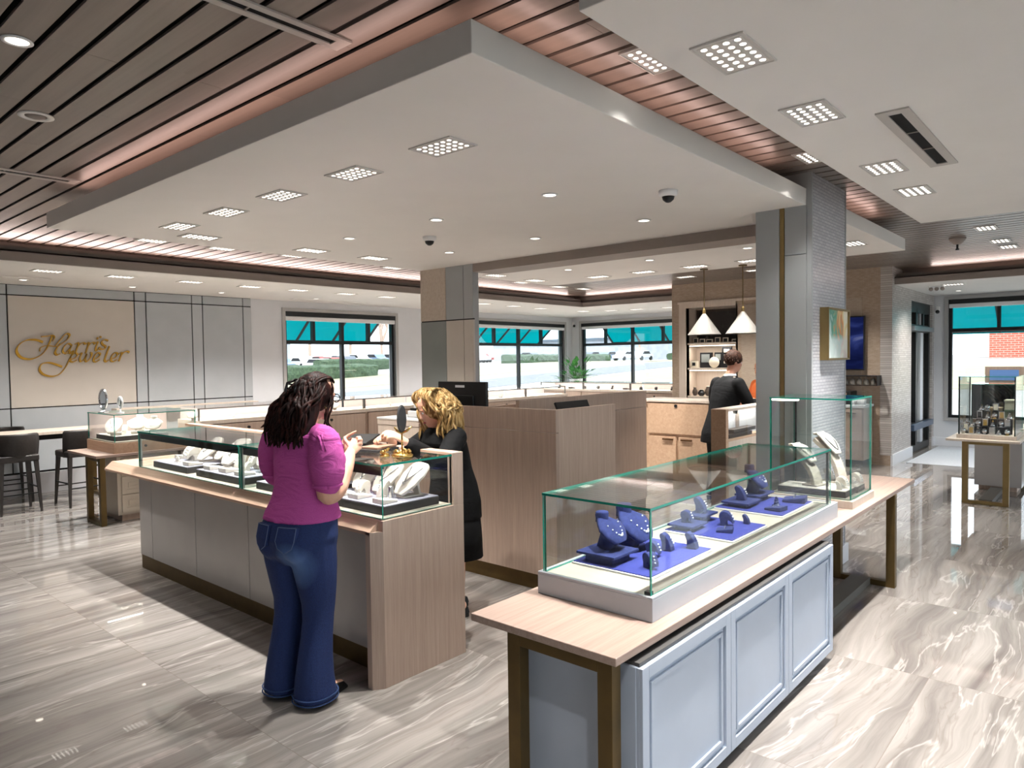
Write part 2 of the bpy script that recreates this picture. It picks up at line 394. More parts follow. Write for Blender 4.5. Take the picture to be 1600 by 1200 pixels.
# mosaic wall with entrance glazing
tw=struct('wall_mosaic',wall_open(MB(),'y',2.73,2.88,12.12,15.2,3.07,[(13.35,15.03,0,2.62)]),M['tileB'],label='mosaic wall beside the glazed entrance')
struct('mosaic_return',bx(11.99,12.12,2.715,2.88,.16,3.07),M['tileB'],tw)
struct('plinth',MB().box(12.0,13.35,2.70,2.73,0,.17).box(15.03,15.2,2.70,2.73,0,.17),M['paintw'],tw)
def glazing(name,label,axis,p,a0,a1,z0,z1,ms=(),us=(),tz=None,fr=.055,blind=True,casing=True,extra=()):
    """aluminium framed window in plane p; a = coordinate along the wall"""
    def B(mb,a,b,c,d,q0,q1,**k):
        return mb.box(a,b,p+q0,p+q1,c,d,**k) if axis=='y' else mb.box(p+q0,p+q1,a,b,c,d,**k)
    f=MB(); d0,d1=.04,.12
    B(f,a0,a0+fr,z0,z1,d0,d1); B(f,a1-fr,a1,z0,z1,d0,d1); B(f,a0+fr,a1-fr,z0,z0+fr,d0,d1); B(f,a0+fr,a1-fr,z1-fr*1.6,z1,d0,d1)
    for m in ms: B(f,m-fr*.55,m+fr*.55,z0+fr,z1-fr,d0,d1)
    for m in us: B(f,m-fr*.5,m+fr*.5,tz,z1-fr,d0,d1)
    if tz: B(f,a0+fr,a1-fr,tz-fr*.6,tz+fr*.6,d0+.002,d1-.002)
    for (h) in extra: B(f,a0+fr,a1-fr,h-fr*.5,h+fr*.5,d0+.002,d1-.002)
    w=struct(name,f,M['black'],label=label)
    struct('pane',B(MB(),a0+.02,a1-.02,z0+.02,z1-.02,.075,.081),M['wglass'],w)
    if blind: struct('roller_blind',B(MB(),a0+.01,a1-.01,z1-.16,z1-.085,-.02,.035),M['white'],w,bevel=.01); struct('blind_cassette',B(MB(),a0+.01,a1-.01,z1-.085,z1-.005,-.03,.04),M['black'],w)
    if casing:
        cs=MB(); t=.06
        B(cs,a0-t,a0,z0-t,z1+t,-.03,.03); B(cs,a1,a1+t,z0-t,z1+t,-.03,.03); B(cs,a0,a1,z1,z1+t,-.03,.03); B(cs,a0,a1,z0-t,z0,-.05,.03)
        struct('casing',cs,M['taupe'] if casing is True else casing,w)
    return w
CAS=plain('casing_grey','a7a5a3',.5)
glazing('window_1','window beside the grey panelled wall','y',11.1,*WA,ms=(7.95,),us=(7.33,8.57),tz=2.08,casing=CAS)
glazing('window_2','window left of the far corner plant','y',11.1,*WB,ms=(13.08,),us=(12.2,13.96),tz=2.08,casing=CAS)
glazing('window_3','window right of the far corner plant','x',15.2,*WC,ms=(9.3,),us=(8.45,10.1),tz=2.08,casing=CAS)
glazing('window_4','tall window at the right edge by the gift table','x',15.2,*WD,ms=(-.3,),us=(1.73,.9),tz=2.15,casing=CAS)
d=glazing('door_1','dark framed glazed entrance in the mosaic wall','y',2.73,13.35,15.03,.02,2.62,ms=(13.95,),us=(14.5,),tz=2.17,fr=.11,blind=False,casing=False,extra=(.47,))
struct('push_bar',bx(13.4,14.98,2.69,2.75,.42,.52),plain('bar_steel','53657c',.3,.6),d); struct('cross_rail',bx(13.4,14.98,2.69,2.75,2.12,2.20),plain('rail_steel','8b8f94',.35,.6),d)
struct('sidelight_panel',bx(14.42,14.62,2.80,2.83,.1,2.6),M['wallw'],d)
glazing('window_5','vestibule glazing behind the entrance','x',15.2,*WV,ms=(4.7,),fr=.08,blind=False,casing=False)
glazing('window_6','storefront window behind the camera, nearer half','y',-4.15,*WE,ms=(-.2,1.8,3.8),tz=2.1,casing=False,blind=False)
glazing('window_7','storefront window behind the camera, farther half','y',-4.15,*WF,ms=(8.4,10.4,12.4),tz=2.1,casing=False,blind=False)
m=bx(12.5,15.1,1.0,2.62,0,.006).build('entrance_mat',noisy('mat_grey','b9bcc2','c4c7cc',(30,30,30),.8)); tag(m,'pale grey entrance mat in front of the glazed door','mat')

# ================================================================== SIGN LETTERING
def sign():
    t=thing('wall_sign','gold script lettering reading Harris Jeweler on the beige wall panel','sign',(3.45,11.06,1.5))
    def W(u,v):           # crop pixel (x3.75 from 0,380) -> wall plane metres
        px=u/3.75; py=380+v/3.75
        fx=(px-800)/1102.58; fy=(600-py)/1102.58
        d=fw+rr*fx+uu*fy; k=11.055/d.y
        return (d.x*k,1.72+d.z*k)
    def smooth(pts,n=6):
        out=[]
        for i in range(len(pts)-1):
            p0=pts[max(i-1,0)];p1=pts[i];p2=pts[i+1];p3=pts[min(i+2,len(pts)-1)]
            for k in range(n):
                s=k/n
                out.append(tuple(.5*((2*p1[j])+(-p0[j]+p2[j])*s+(2*p0[j]-5*p1[j]+4*p2[j]-p3[j])*s*s+(-p0[j]+3*p1[j]-3*p2[j]+p3[j])*s**3) for j in(0,1)))
        out.append(pts[-1]); return out
    def stroke(mb,pts,w=13,ang=38,n=6):
        ca,sa=math.cos(R(ang)),math.sin(R(ang)); q=smooth(pts,n) if len(pts)>2 else pts
        rings=[]
        m=2.2
        for i,(u,v) in enumerate(q):
            a=q[max(i-1,0)];b=q[min(i+1,len(q)-1)]; tx,ty=b[0]-a[0],b[1]-a[1]; L=math.hypot(tx,ty) or 1
            nx,ny=-ty/L,tx/L
            h=max(abs(nx*ca*w/2+ny*(-sa)*w/2),m)
            A=W(u+nx*h,v+ny*h); B=W(u-nx*h,v-ny*h)
            rings.append([(A[0],11.036,A[1]),(B[0],11.036,B[1]),(B[0],11.066,B[1]),(A[0],11.066,A[1])])
        mb.loft(rings)
    def piece(name,strokes,label=None):
        mb=MB()
        for s in strokes: stroke(mb,*s)
        o=mb.build(name,M['gold'],t,bevel=0)
        if label:o['label']=label
    # word one
    piece('letter_h',[([(250,580),(205,566),(150,570),(108,598),(96,634),(120,668),(170,680),(225,664),(262,632),(290,580),(305,540)],17),
        ([(240,548),(275,545),(305,540),(318,552),(306,575)],10),
        ([(232,634),(238,612),(275,600),(330,606),(350,590)],8),
        ([(320,606),(352,566),(385,532),(405,538),(392,566),(358,590),(335,610),(322,640),(332,654),(352,648)],15)])
    piece('letter_a',[([(418,598),(398,588),(376,606),(366,632),(378,644),(402,624),(420,594)],12),([(420,594),(406,630),(412,646),(430,634)],13)])
    piece('letter_r',[([(438,592),(458,586),(448,620),(440,646)],14),([(448,612),(470,590),(490,584),(496,594)],12)])
    piece('letter_r',[([(500,592),(518,584),(508,620),(500,646)],14),([(508,612),(528,588),(546,582),(554,592)],12)])
    piece('letter_i',[([(556,586),(572,580),(560,612),(562,630),(578,620)],14),([(566,556),(574,560)],14),([(584,548),(592,552)],12)])
    piece('letter_s',[([(632,572),(612,566),(594,578),(600,594),(616,604),(612,618),(592,622),(578,612)],13)])
    # word two
    piece('letter_j',[([(380,650),(410,640),(428,634),(408,676),(380,730),(345,768),(300,780),(252,768),(230,740),(244,708),(285,700),(330,712),(362,724)],14)])
    piece('letter_e',[([(412,682),(440,672),(452,652),(436,644),(416,662),(410,688),(426,696),(450,684)],12)])
    piece('letter_w',[([(462,652),(478,644),(466,676),(472,694),(492,680),(508,648)],13),([(508,648),(498,680),(506,694),(528,674),(536,648),(528,642)],13)])
    piece('letter_e',[([(548,682),(574,670),(586,650),(570,642),(552,662),(546,688),(560,696),(584,682)],12)])
    piece('letter_l',[([(640,604),(626,640),(612,682),(620,694),(636,684)],15)])
    piece('letter_e',[([(650,680),(676,668),(686,648),(672,642),(654,660),(648,686),(662,694),(684,682)],12)])
    piece('letter_r',[([(694,650),(712,642),(702,672),(694,692)],14),([(702,668),(722,642),(744,634),(756,640)],13)])
sign()
# ================================================================== CEILING FIXTURES
def lamp(name,loc,power,size=R(70),rad=.03,blend=.9,col=(1,.97,.925),parent=None):
    l=bpy.data.lights.new(name,'SPOT'); l.energy=power; l.spot_size=size; l.spot_blend=blend; l.shadow_soft_size=rad; l.color=col
    o=bpy.data.objects.new(name,l); C.objects.link(o); o.location=loc
    if parent is not None: o.parent=parent
    return o
def grid_proto(name):
    t=thing(name,'x','ceiling light')
    fr=MB(); fr.box(-.095,.095,-.15,.15,-.004,.0)
    for a in((-.1,-.093,-.155,.155),(.093,.1,-.155,.155),(-.093,.093,-.155,-.148),(-.093,.093,.148,.155)): fr.box(a[0],a[1],a[2],a[3],-.007,.0)
    M['platec']=plain('light_plate','cfcbc6',.4); fr.build('frame',M['platec'],t)
    df=MB()
    for i in range(4):
        for j in range(6): df.lathe([(.0115,-.0062),(.0115,-.0042)],((i-1.5)*.042,(j-2.5)*.045,0),12)
    df.box(-.082,.082,-.132,.132,-.0052,-.0041,1)
    df.build('diffuser',[M['disc'],M['platec']],t); return t
GL=grid_proto('ceiling_light'); GLD=[]
def grid(x,y,z,rot,label,group,pw,ang=None):
    o=place(GL,(x,y,z-.001),rot,label,group); lamp('bulb',(x,y,z-.02),pw,R(ang or SPOTA)); return o
def row(pts,z,rot,fmt,group,pw,ang=None):
    for i,(x,y) in enumerate(pts): grid(x,y,z,rot,fmt%ORD[i],group,pw,ang)
PW=LAMPW
row([(2.565,2.69),(2.565,3.45),(2.565,4.24),(2.565,4.99),(2.565,5.76)],ZS,0,'square dotted light along the front edge of the centre panel, %s from near corner','front edge grid lights',PW*1.05,80)
row([(2.9,6.12),(4.014,6.11),(4.783,6.10),(6.894,6.26),(7.738,6.28)],ZS,PI/2,'square dotted light along the left edge of the centre panel, %s from front','left edge grid lights',PW)
row([(8.02,3.30),(8.02,3.99),(8.03,4.72),(8.03,5.42)],ZS,0,'square dotted light along the far edge of the centre panel, %s from right','far edge grid lights',PW)
row([(7.563,2.06)],ZS,PI/2,'square dotted light in the centre panel, %s one past the mosaic column','far edge grid lights',PW)
row([(3.275,8.03),(4.065,8.02),(4.96,7.95),(6.6,8.0),(8.2,8.0),(9.476,8.0),(10.57,8.02),(11.25,7.93)],3.07,PI/2,'dotted light set in the left slatted strip, %s from the front','slatted ceiling grid lights on the left',PW*.8)
row([(2.871,1.616),(5.0,1.615)],3.07,PI/2,'dotted light in the slats between the two white panels, %s from the camera','slatted ceiling grid lights on the right',PW*.22)
row([(9.145,1.16),(10.308,1.164),(10.944,1.148)],3.07,PI/2,'dotted light in the far right slats near the entrance, %s from the camera','entrance grid lights',PW*.8)
row([(2.525,1.10),(3.383,1.10),(4.656,1.10),(5.456,1.10)],ZS,PI/2,'square dotted light in the right white ceiling panel, %s from the camera','right aisle grid lights',PW*1.8,76)
row([(2.625,9.27),(3.409,9.29),(4.265,9.29),(5.12,9.33),(5.887,9.33),(6.758,9.35),(7.594,9.37),(8.7,9.37),(9.882,9.3),(10.795,9.33),(11.747,9.4),(13.2,9.33)],ZP,PI/2,'small dotted light along the low left wall ceiling, %s from the left','outer wall grid lights',PW*.8,130)
row([(13.54,8.8),(13.65,8.2),(13.7,7.44),(12.84,2.05)],ZP,0,'small dotted light in the low far wall ceiling, %s from the corner','outer wall grid lights',PW*.8,130)
row([(10.9,3.3),(10.9,4.4),(10.9,5.6)],3.07,0,'added fill light in the slats before the shelf niche, %s from the entrance','added niche fill lights',PW*.9,110)  # row of lamps added to brighten the niche and television wall
row([(1.0,.2),(1.2,6.9),(-.6,1.6)],3.07,PI/2,'added fill light in the slats above the front aisle, %s from the camera','added front aisle fill lights',PW*.9)  # lamps added outside the view to light the near floor
def down_proto():
    t=thing('downlight','x','downlight')
    MB().lathe([(.058,-.001),(.058,-.006),(.046,-.008),(.042,-.003),(.04,-.001)],n=24).build('trim_ring',M['white'],t,smooth=True)
    MB().lathe([(.041,-.002),(.041,-.0045)],n=20).build('lens',M['disc2'],t); return t
DL=down_proto()
def downs(pts,z,fmt,group,pw):
    for i,(x,y) in enumerate(pts):
        place(DL,(x,y,z),0,fmt%ORD[i],group); lamp('bulb',(x,y,z-.02),pw,R(80),.02)
downs([(3.802,2.952),(5.036,2.953)],ZS,'small round downlight in the centre ceiling panel, %s of the near right row','centre downlights',DOWNW)
downs([(3.841,4.113),(5.059,4.104)],ZS,'small round downlight in the centre ceiling panel, %s of the middle row','centre downlights',DOWNW)
downs([(3.862,5.278),(5.08,5.256)],ZS,'small round downlight in the centre ceiling panel, %s of the left row','centre downlights',DOWNW)
downs([(7.061,2.936),(7.108,4.098),(7.117,5.248)],ZS,'small round downlight beyond the beam, %s from the mosaic column','centre downlights',DOWNW)
downs([(2.678,10.41),(3.963,10.405),(5.237,10.403),(6.9,10.4)],ZP,'small round downlight in the low ceiling before the panelled wall, %s from the left','wall washer downlights',DOWNW*.35)
downs([(14.2,2.19)],ZP,'%s round downlight inside the entrance by the tall window','entrance downlights',DOWNW)
downs([(.907,3.485)],3.07,'lit round downlight in the slats at the upper left, the %s and only one','slat downlights',DOWNW*1.5)
def ring_thing(name,label,cat,x,y,z,parts):
    t=thing(name,label,cat,(x,y,z)); 
    for nm,mb,m in parts: mb.build(nm,m,t,smooth=True)
    return t
t=thing('ceiling_speaker','round white speaker set in the slats at the upper left','speaker',(1.234,4.459,3.07))
MB().lathe([(.085,3.07),(.085,3.064),(.06,3.062),(.055,3.066)],(1.234,4.459,0)).build('bezel',M['soffit'],t,smooth=True); MB().lathe([(.052,3.066),(.03,3.058),(.012,3.056)],(1.234,4.459,0)).build('cone',M['taupe'],t,smooth=True)
def dome(x,y,label):
    t=thing('dome_camera',label,'security camera',(x,y,ZS))
    MB().lathe([(.062,ZS),(.06,ZS-.03),(.045,ZS-.04)],(x,y,0)).build('housing',M['white'],t,smooth=True)
    MB().lathe([(.043,ZS-.036),(.036,ZS-.06),(.018,ZS-.076),(.003,ZS-.08)],(x,y,0)).build('dome',M['black'],t,smooth=True)
dome(4.27,2.318,'white dome security camera nearest the mosaic column'); dome(4.327,4.729,'white dome security camera in the middle of the ceiling panel')
t=thing('smoke_detector','grey cone shaped detector hanging under the far right slats','smoke detector',(9.7,1.511,3.07))
MB().lathe([(.09,3.07),(.085,3.05),(.045,3.0),(.03,2.995)],(9.7,1.511,0)).build('body',M['taupe'],t,smooth=True); MB().lathe([(.012,2.995),(.012,2.95),(.02,2.945),(.02,2.93)],(9.7,1.511,0),10).build('sensor',M['black'],t)
def vent(x0,x1,y0,y1,z,label,slot=.3,mat=None):
    t=thing('air_vent',label,'air vent',((x0+x1)/2,(y0+y1)/2,z)); dx,dy=x1-x0,y1-y0
    lx=dx>dy; e=.035
    a0,a1,b0,b1=(x0+e*1.6,x1-e*1.6,y0+dy*slot,y1-dy*slot) if lx else (x0+dx*slot,x1-dx*slot,y0+e*1.6,y1-e*1.6)
    f=MB(); z0=z-.008
    f.box(x0,x1,y0,b0,z0,z); f.box(x0,x1,b1,y1,z0,z); f.box(x0,a0,b0,b1,z0,z); f.box(a1,x1,b0,b1,z0,z)
    f.build('frame',mat or plain('vent_frame','b6b0aa',.5),t)
    bx(a0,a1,b0,b1,z-.002,z-.0005).build('slot',M['gap'],t)
    for k in (.33,.66):
        n=MB()
        if lx: n.box(a0+(a1-a0)*k-.004,a0+(a1-a0)*k+.004,b0,b1,z-.006,z-.002)
        else: n.box(a0,a1,b0+(b1-b0)*k-.004,b0+(b1-b0)*k+.004,z-.006,z-.002)
        n.build('divider',M['taupe'],t)
vent(3.59,4.82,.75,.89,ZS,'long slot air vent in the right white ceiling panel')
vent(.6,1.85,2.48,2.59,3.07,'long slot air vent in the slats at the top of the picture',.32)
vent(.6,1.865,5.77,5.91,3.07,'long slot air vent in the slats at the left edge',.32)
vent(6.6,8.1,10.62,10.74,ZP,'long white slot air vent in the low ceiling before the left window',.42,M['soffit'])
vent(2.0,2.9,10.1,10.2,ZP,'long white slot air vent in the low ceiling above the bar stools',.42,M['soffit'])
def bullet(x,y,z,label,d):
    t=thing('wall_camera',label,'security camera',(x,y,z)); 
    MB().box(x-.03,x+.03,y-.03,y+.03,z,z+.1).build('housing',M['white'],t,bevel=.01); MB().ball((x+d[0]*.05,y+d[1]*.05,z),.035).build('lens',M['black'],t,smooth=True)
bullet(15.13,11.0,2.58,'small security camera high in the far window corner',(-1,-1)); bullet(9.95,11.03,2.62,'small security camera high on the wall left of the grey column',(0,-1)); bullet(15.15,2.66,2.5,'small white sensor box high beside the tall right window',(-1,0))
t=thing('emergency_light','cluster of small spot heads on the low entrance ceiling','emergency light',(12.98,2.3,ZP))
MB().box(12.9,13.06,2.2,2.4,ZP-.02,ZP).build('base',M['white'],t)
for k in range(3): MB().ball((12.98,2.22+.08*k,ZP-.045),.032).build('lamp_head',M['taupe'],t,smooth=True)
# cove strips: real LED tape lying on top of the dropped panels and on the outer ledge
cv=thing('cove_light','pink LED tape glowing along the top edge of the centre ceiling panel','led strip',(1.9,1.83,2.954))
MB().box(1.95,1.965,2.0,6.0,2.955,2.962).box(2.0,4.95,1.87,1.885,2.955,2.962).box(6.4,7.6,1.87,1.885,2.955,2.962).build('tape',M['led'],cv)
cw=thing('cove_light','pink LED tape glowing behind the ledge of the outer ceiling','led strip',(1,9.03,2.965))
MB().box(-2.5,12.2,9.03,9.042,2.9655,2.972).box(12.57,12.582,6.6,8.8,2.9655,2.972).box(12.57,12.582,-3.5,2.3,2.9655,2.972).build('tape',M['led'],cw)
def area(name,x0,x1,y0,y1,z,pw,col,up=True):
    l=bpy.data.lights.new(name,'AREA'); l.shape='RECTANGLE'; l.size=abs(x1-x0); l.size_y=abs(y1-y0); l.energy=pw; l.color=col
    o=bpy.data.objects.new(name,l); C.objects.link(o); o.location=((x0+x1)/2,(y0+y1)/2,z); o.rotation_euler=(PI if up else 0,0,0); return o
PK=(1,.70,.62)
area('cove_glow',1.93,1.96,2.0,6.0,2.966,COVE*4,PK); area('cove_glow',2.0,4.95,1.86,1.89,2.966,COVE*3,PK); area('cove_glow',6.4,7.6,1.86,1.89,2.966,COVE*1.2,PK)
PK2=(1,.80,.73)
o=area('cove_glow',-2.5,12.2,9.0,9.05,2.99,COVE*42,PK2); o.rotation_euler=(R(242),0,0)
o=area('cove_glow',12.55,12.60,6.6,8.8,2.99,COVE*6,PK2); o.rotation_euler=(0,R(118),0)
o=area('cove_glow',12.55,12.60,-3.5,2.3,2.99,COVE*14,PK2); o.rotation_euler=(0,R(118),0)
# ================================================================== CASEWORK
def pane_set(t,x0,x1,y0,y1,z0,z1,th=.010,top=True,fr=True,bk=True,skip=()):
    """glass box: one child per pane; edges of the panes show green"""
    G=[M['glass'],M['edge']]
    if 'x0' not in skip: MB().box(x0,x0+th,y0,y1,z0,z1,0,1).build('glass_pane',G,t)
    if 'x1' not in skip: MB().box(x1-th,x1,y0,y1,z0,z1,0,1).build('glass_pane',G,t)
    if 'y0' not in skip: MB().box(x0+th,x1-th,y0,y0+th,z0,z1,0,1).build('glass_pane',G,t)
    if 'y1' not in skip: MB().box(x0+th,x1-th,y1-th,y1,z0,z1,0,1).build('glass_pane',G,t)
    if top: MB().box(x0-.002,x1+.002,y0-.002,y1+.002,z1,z1+th,0,1).build('glass_top',G,t)
# ---- front showcase counter
t=thing('showcase_counter','long oak and grey showcase counter in front of the woman in magenta','counter',(2.6,4.6,0))
bx(2.42,2.87,2.97,6.28,.02,.83).build('carcass',M['woodd'],t)
ys=[6.29,6.045,5.26,4.475,3.69,2.965]
for a,b in zip(ys,ys[1:]): bx(2.395,2.42,b+.003,a-.003,.115,.825).build('front_panel',M['grecab'],t,bevel=.002)
bx(2.40,2.43,2.965,6.28,0,.112).build('kick',M['brassd'],t)
bx(2.43,2.87,6.28,6.30,0,.83).build('side_panel',M['grecab'],t)
MB().prism([(2.304,2.915),(2.90,2.915),(2.90,2.962),(2.304,2.962)],'z',0,.886).prism([(2.82,2.915),(2.90,2.915),(2.90,2.962),(2.82,2.962)],'z',.886,1.188).build('end_panel',M['wood'],t,bevel=.002)
MB().prism([(2.247,2.952),(2.303,2.915),(2.303,2.99),(2.247,2.99)],'z',0,.83).build('end_chamfer',M['wood'],t)
MB().prism([(2.247,.815),(2.247,.832),(2.308,.887),(2.84,.887),(2.84,.84),(2.43,.83),(2.30,.815)],'y',2.952,6.62).build('worktop',M['woody'],t)
bx(2.312,2.82,2.935,6.05,.887,.892).build('deck',M['cream'],t)
bx(2.84,2.88,3.75,6.30,.887,1.17).build('back_panel',M['woodd'],t)
bx(2.825,2.90,2.962,6.35,1.17,1.188).build('back_rail',M['woody'],t,bevel=.002)
for (a,b) in ((2.928,4.40),(4.425,6.055)):
    MB().box(2.312,2.320,a,b,.893,1.168,0,1).build('front_glass',[M['glass'],M['edge']],t)
    MB().box(2.306,2.826,a-.002,b,1.168,1.180,0,1).build('glass_top',[M['glass'],M['edge']],t)
    MB().box(2.322,2.345,a+.02,b-.02,1.152,1.167).box(2.322,2.329,a+.02,b-.02,1.118,1.152).build('led_bar',M['black'],t)
for y in (2.928,4.392,4.425,6.047): MB().box(2.320,2.822,y,y+.008,.893,1.168,0,1).build('end_glass',[M['glass'],M['edge']],t)
for y in (4.388,4.424,6.036): bx(2.322,2.334,y,y+.014,.893,1.168).build('post',plain('post_steel','8f9590',.3,.7),t)
bx(2.820,2.832,2.93,2.945,.893,1.168).build('post',M['white'],t)
def arealamp(name,loc,sx,sy,pw,rot,col=(1,.95,.88)):
    l=bpy.data.lights.new(name,'AREA'); l.shape='RECTANGLE'; l.size=sx; l.size_y=sy; l.energy=pw; l.color=col
    o=bpy.data.objects.new(name,l); C.objects.link(o); o.location=loc; o.rotation_euler=rot; return o
arealamp('case_strip',(2.345,3.66,1.148),.02,1.4,1.2,(0,R(-35),0)); arealamp('case_strip',(2.345,5.2,1.148),.02,1.5,1.2,(0,R(-35),0))

# ---- display table with cabinet, long case and tall case
def leg_frame(mb,x0,x1,y0,y1,z1,w=.06):
    mb.box(x0,x1,y0,y0+w,0,z1).box(x0,x1,y1-w,y1,0,z1).box(x0,x1,y0+w,y1-w,z1-w*.75,z1).box(x0,x1,y0+w,y1-w,0,.04); return mb
t=thing('display_table','long oak topped table on brass frame legs in the right foreground','table',(4.1,1.6,0))
MB().prism([(1.965,1.27),(6.36,1.27),(6.36,1.735),(5.373,1.735),(5.373,1.945),(1.965,1.945)],'z',.69,.72).build('tabletop',M['woodx'],t,bevel=.003)
leg_frame(MB(),1.978,2.033,1.295,1.765,.69).build('leg_frame',M['brassd'],t,bevel=.002)
leg_frame(MB(),5.70,5.755,1.265,1.70,.69).build('leg_frame',M['brassd'],t,bevel=.002)
bx(4.3,5.70,1.43,1.56,0,.055).build('stretcher',plain('stretcher_grey','5b5853',.5),t)
def shaker(mb,axis,p,a0,a1,z0,z1,s):
    """framed door face in plane p, proud by s"""
    def B(q0,q1,a,b,c,d):
        if axis=='y': mb.box(a,b,p+q0,p+q1,c,d)
        else: mb.box(p+q0,p+q1,a,b,c,d)
    w=.045
    B(0,s*.5,a0,a1,z0,z1)
    B(s*.5,s,a0,a0+w,z0,z1);B(s*.5,s,a1-w,a1,z0,z1);B(s*.5,s,a0+w,a1-w,z0,z0+w);B(s*.5,s,a0+w,a1-w,z1-w,z1)
    i=w+.022; v=.016
    B(s*.5,s*.85,a0+i,a0+i+v,z0+i,z1-i);B(s*.5,s*.85,a1-i-v,a1-i,z0+i,z1-i);B(s*.5,s*.85,a0+i+v,a1-i-v,z0+i,z0+i+v);B(s*.5,s*.85,a0+i+v,a1-i-v,z1-i-v,z1-i)
    return mb
t=thing('storage_cabinet','pale blue grey three door cabinet under the oak display table','cabinet',(3.1,1.5,0))
bx(2.075,4.16,1.262,1.80,.05,.655).build('carcass',M['paint'],t,bevel=.002)
bx(2.085,4.15,1.252,1.79,.655,.668).build('top',plain('cabinet_top','4b4948',.5),t)
bx(2.12,4.10,1.31,1.76,0,.05).build('plinth',plain('plinth_dark','2e2b29',.6),t)
for a,b in ((2.078,2.793),(2.797,3.465),(3.469,4.158)): shaker(MB(),'y',1.262,a,b,.052,.653,-.026).build('door',M['paint'],t,bevel=.0015)

t=thing('glass_showcase','long low glass case with blue suede displays on the oak table','showcase',(3.45,1.6,.72))
base=MB().box(2.32,4.58,1.335,1.89,.72,.805); base.box(2.32,4.58,1.335,1.352,.805,.815).box(2.32,4.58,1.873,1.89,.805,.815).box(2.32,2.337,1.352,1.873,.805,.815).box(4.563,4.58,1.352,1.873,.805,.815)
base.build('base',M['caseg'],t,bevel=.002); bx(2.338,4.562,1.353,1.872,.805,.81).build('deck',M['cream'],t)
pane_set(t,2.337,4.50,1.352,1.873,.811,1.140,.010)
bx(4.478,4.49,1.362,1.374,.811,1.14).build('corner_post',M['black'],t); bx(4.478,4.49,1.85,1.862,.811,1.14).build('corner_post',M['black'],t)
bx(2.36,4.48,1.363,1.375,1.13,1.14).build('led_bar',M['black'],t)
MB().box(2.345,2.37,1.36,1.385,.811,.825).build('corner_clip',M['black'],t)
t=thing('glass_showcase','tall square glass case with two cream neck stands on the oak table','showcase',(5.3,1.6,.72))
base=MB().box(4.86,5.37,1.325,1.885,.72,.77); base.build('base',M['woodlt'],t,bevel=.002); bx(4.89,5.34,1.355,1.855,.77,.776).build('deck',M['cream'],t)
pane_set(t,4.875,5.355,1.34,1.87,.776,1.425,.010)
bx(4.885,4.96,1.70,1.86,1.412,1.424).build('led_bar',M['ledw'],t)
bx(5.333,5.344,1.848,1.859,.776,1.425).build('corner_post',M['black'],t)

# ---- sales desk and partition
t=thing('sales_desk','tall taupe oak sales desk behind the blonde woman','desk',(4.4,3.8,0))
MB().box(4.0,4.03,3.075,4.55,.13,1.185).box(4.0,4.03,3.075,4.55,1.19,1.355).build('front_panel',M['woodd'],t,bevel=.002)
MB().box(4.03,4.78,3.075,3.105,.13,1.355).build('side_panel',M['wood'],t,bevel=.002)
bx(4.03,4.78,3.105,4.55,1.0,1.03).build('worktop',M['woodlt'],t); bx(4.03,4.78,4.52,4.55,.13,1.355).build('side_panel',M['woodd'],t)
bx(4.045,4.76,3.10,4.53,0,.13).build('kick',M['brassd'],t)
t=thing('desk_partition','long taupe oak partition running back from the sales desk','partition',(5.9,4.1,0))
MB().box(4.80,7.02,4.10,4.14,.13,1.165).box(4.80,7.02,4.10,4.14,1.17,1.352).build('panel',M['woodd'],t,bevel=.002)
bx(4.82,7.0,4.105,4.135,0,.13).build('kick',M['brassd'],t)
bx(4.85,6.95,4.14,4.75,1.0,1.03).build('worktop',M['woodlt'],t)
bx(4.80,6.9,4.75,4.78,.0,1.26).build('rear_panel',M['woodd'],t)
t=thing('monitor','black computer monitor seen from behind on the sales desk','monitor',(4.4,4.33,1.03))
MB().box(4.30,4.335,4.04,4.62,1.20,1.535).build('screen',M['darkfab'],t,bevel=.006); MB().box(4.28,4.30,4.17,4.45,1.21,1.42).build('rear_cover',M['black'],t,bevel=.008)
MB().box(4.27,4.31,4.28,4.36,1.03,1.25).build('stand',M['black'],t); MB().box(4.2,4.42,4.2,4.44,1.03,1.042).build('foot',M['black'],t,bevel=.003)
bx(4.297,4.30,4.29,4.40,1.485,1.505).build('badge',M['white'],t)
t=thing('desk_device','flat black till screen just showing over the side of the sales desk','till',(4.45,3.2,1.03))
MB().obox((4.45,3.22,1.28),(.42,.02,.24),Matrix.Rotation(R(-25),3,'X')).build('screen',M['darkfab'],t,bevel=.004); bx(4.38,4.52,3.2,3.34,1.03,1.2).build('stand',M['black'],t)
t=thing('storage_box','pale oak counter unit with white top behind the mirror','counter',(5.75,6.4,0))
MB().box(5.35,5.86,6.0,6.82,0,.96).build('body',M['woodlt'],t); bx(5.345,5.86,5.99,6.825,.965,1.03).build('drawer',M['woodlt'],t); bx(5.34,5.865,5.98,6.83,1.03,1.05).build('top',M['white'],t,bevel=.002)
t=thing('receipt_printer','small white printer with black paper slot on the pale counter unit','printer',(5.6,6.3,1.05))
MB().box(5.5,5.75,6.15,6.45,1.05,1.13).build('body',M['white'],t,bevel=.01); bx(5.52,5.72,6.18,6.42,1.13,1.16).build('paper_tray',M['black'],t); bx(5.56,5.6,6.2,6.4,1.16,1.23).build('paper',M['white'],t)

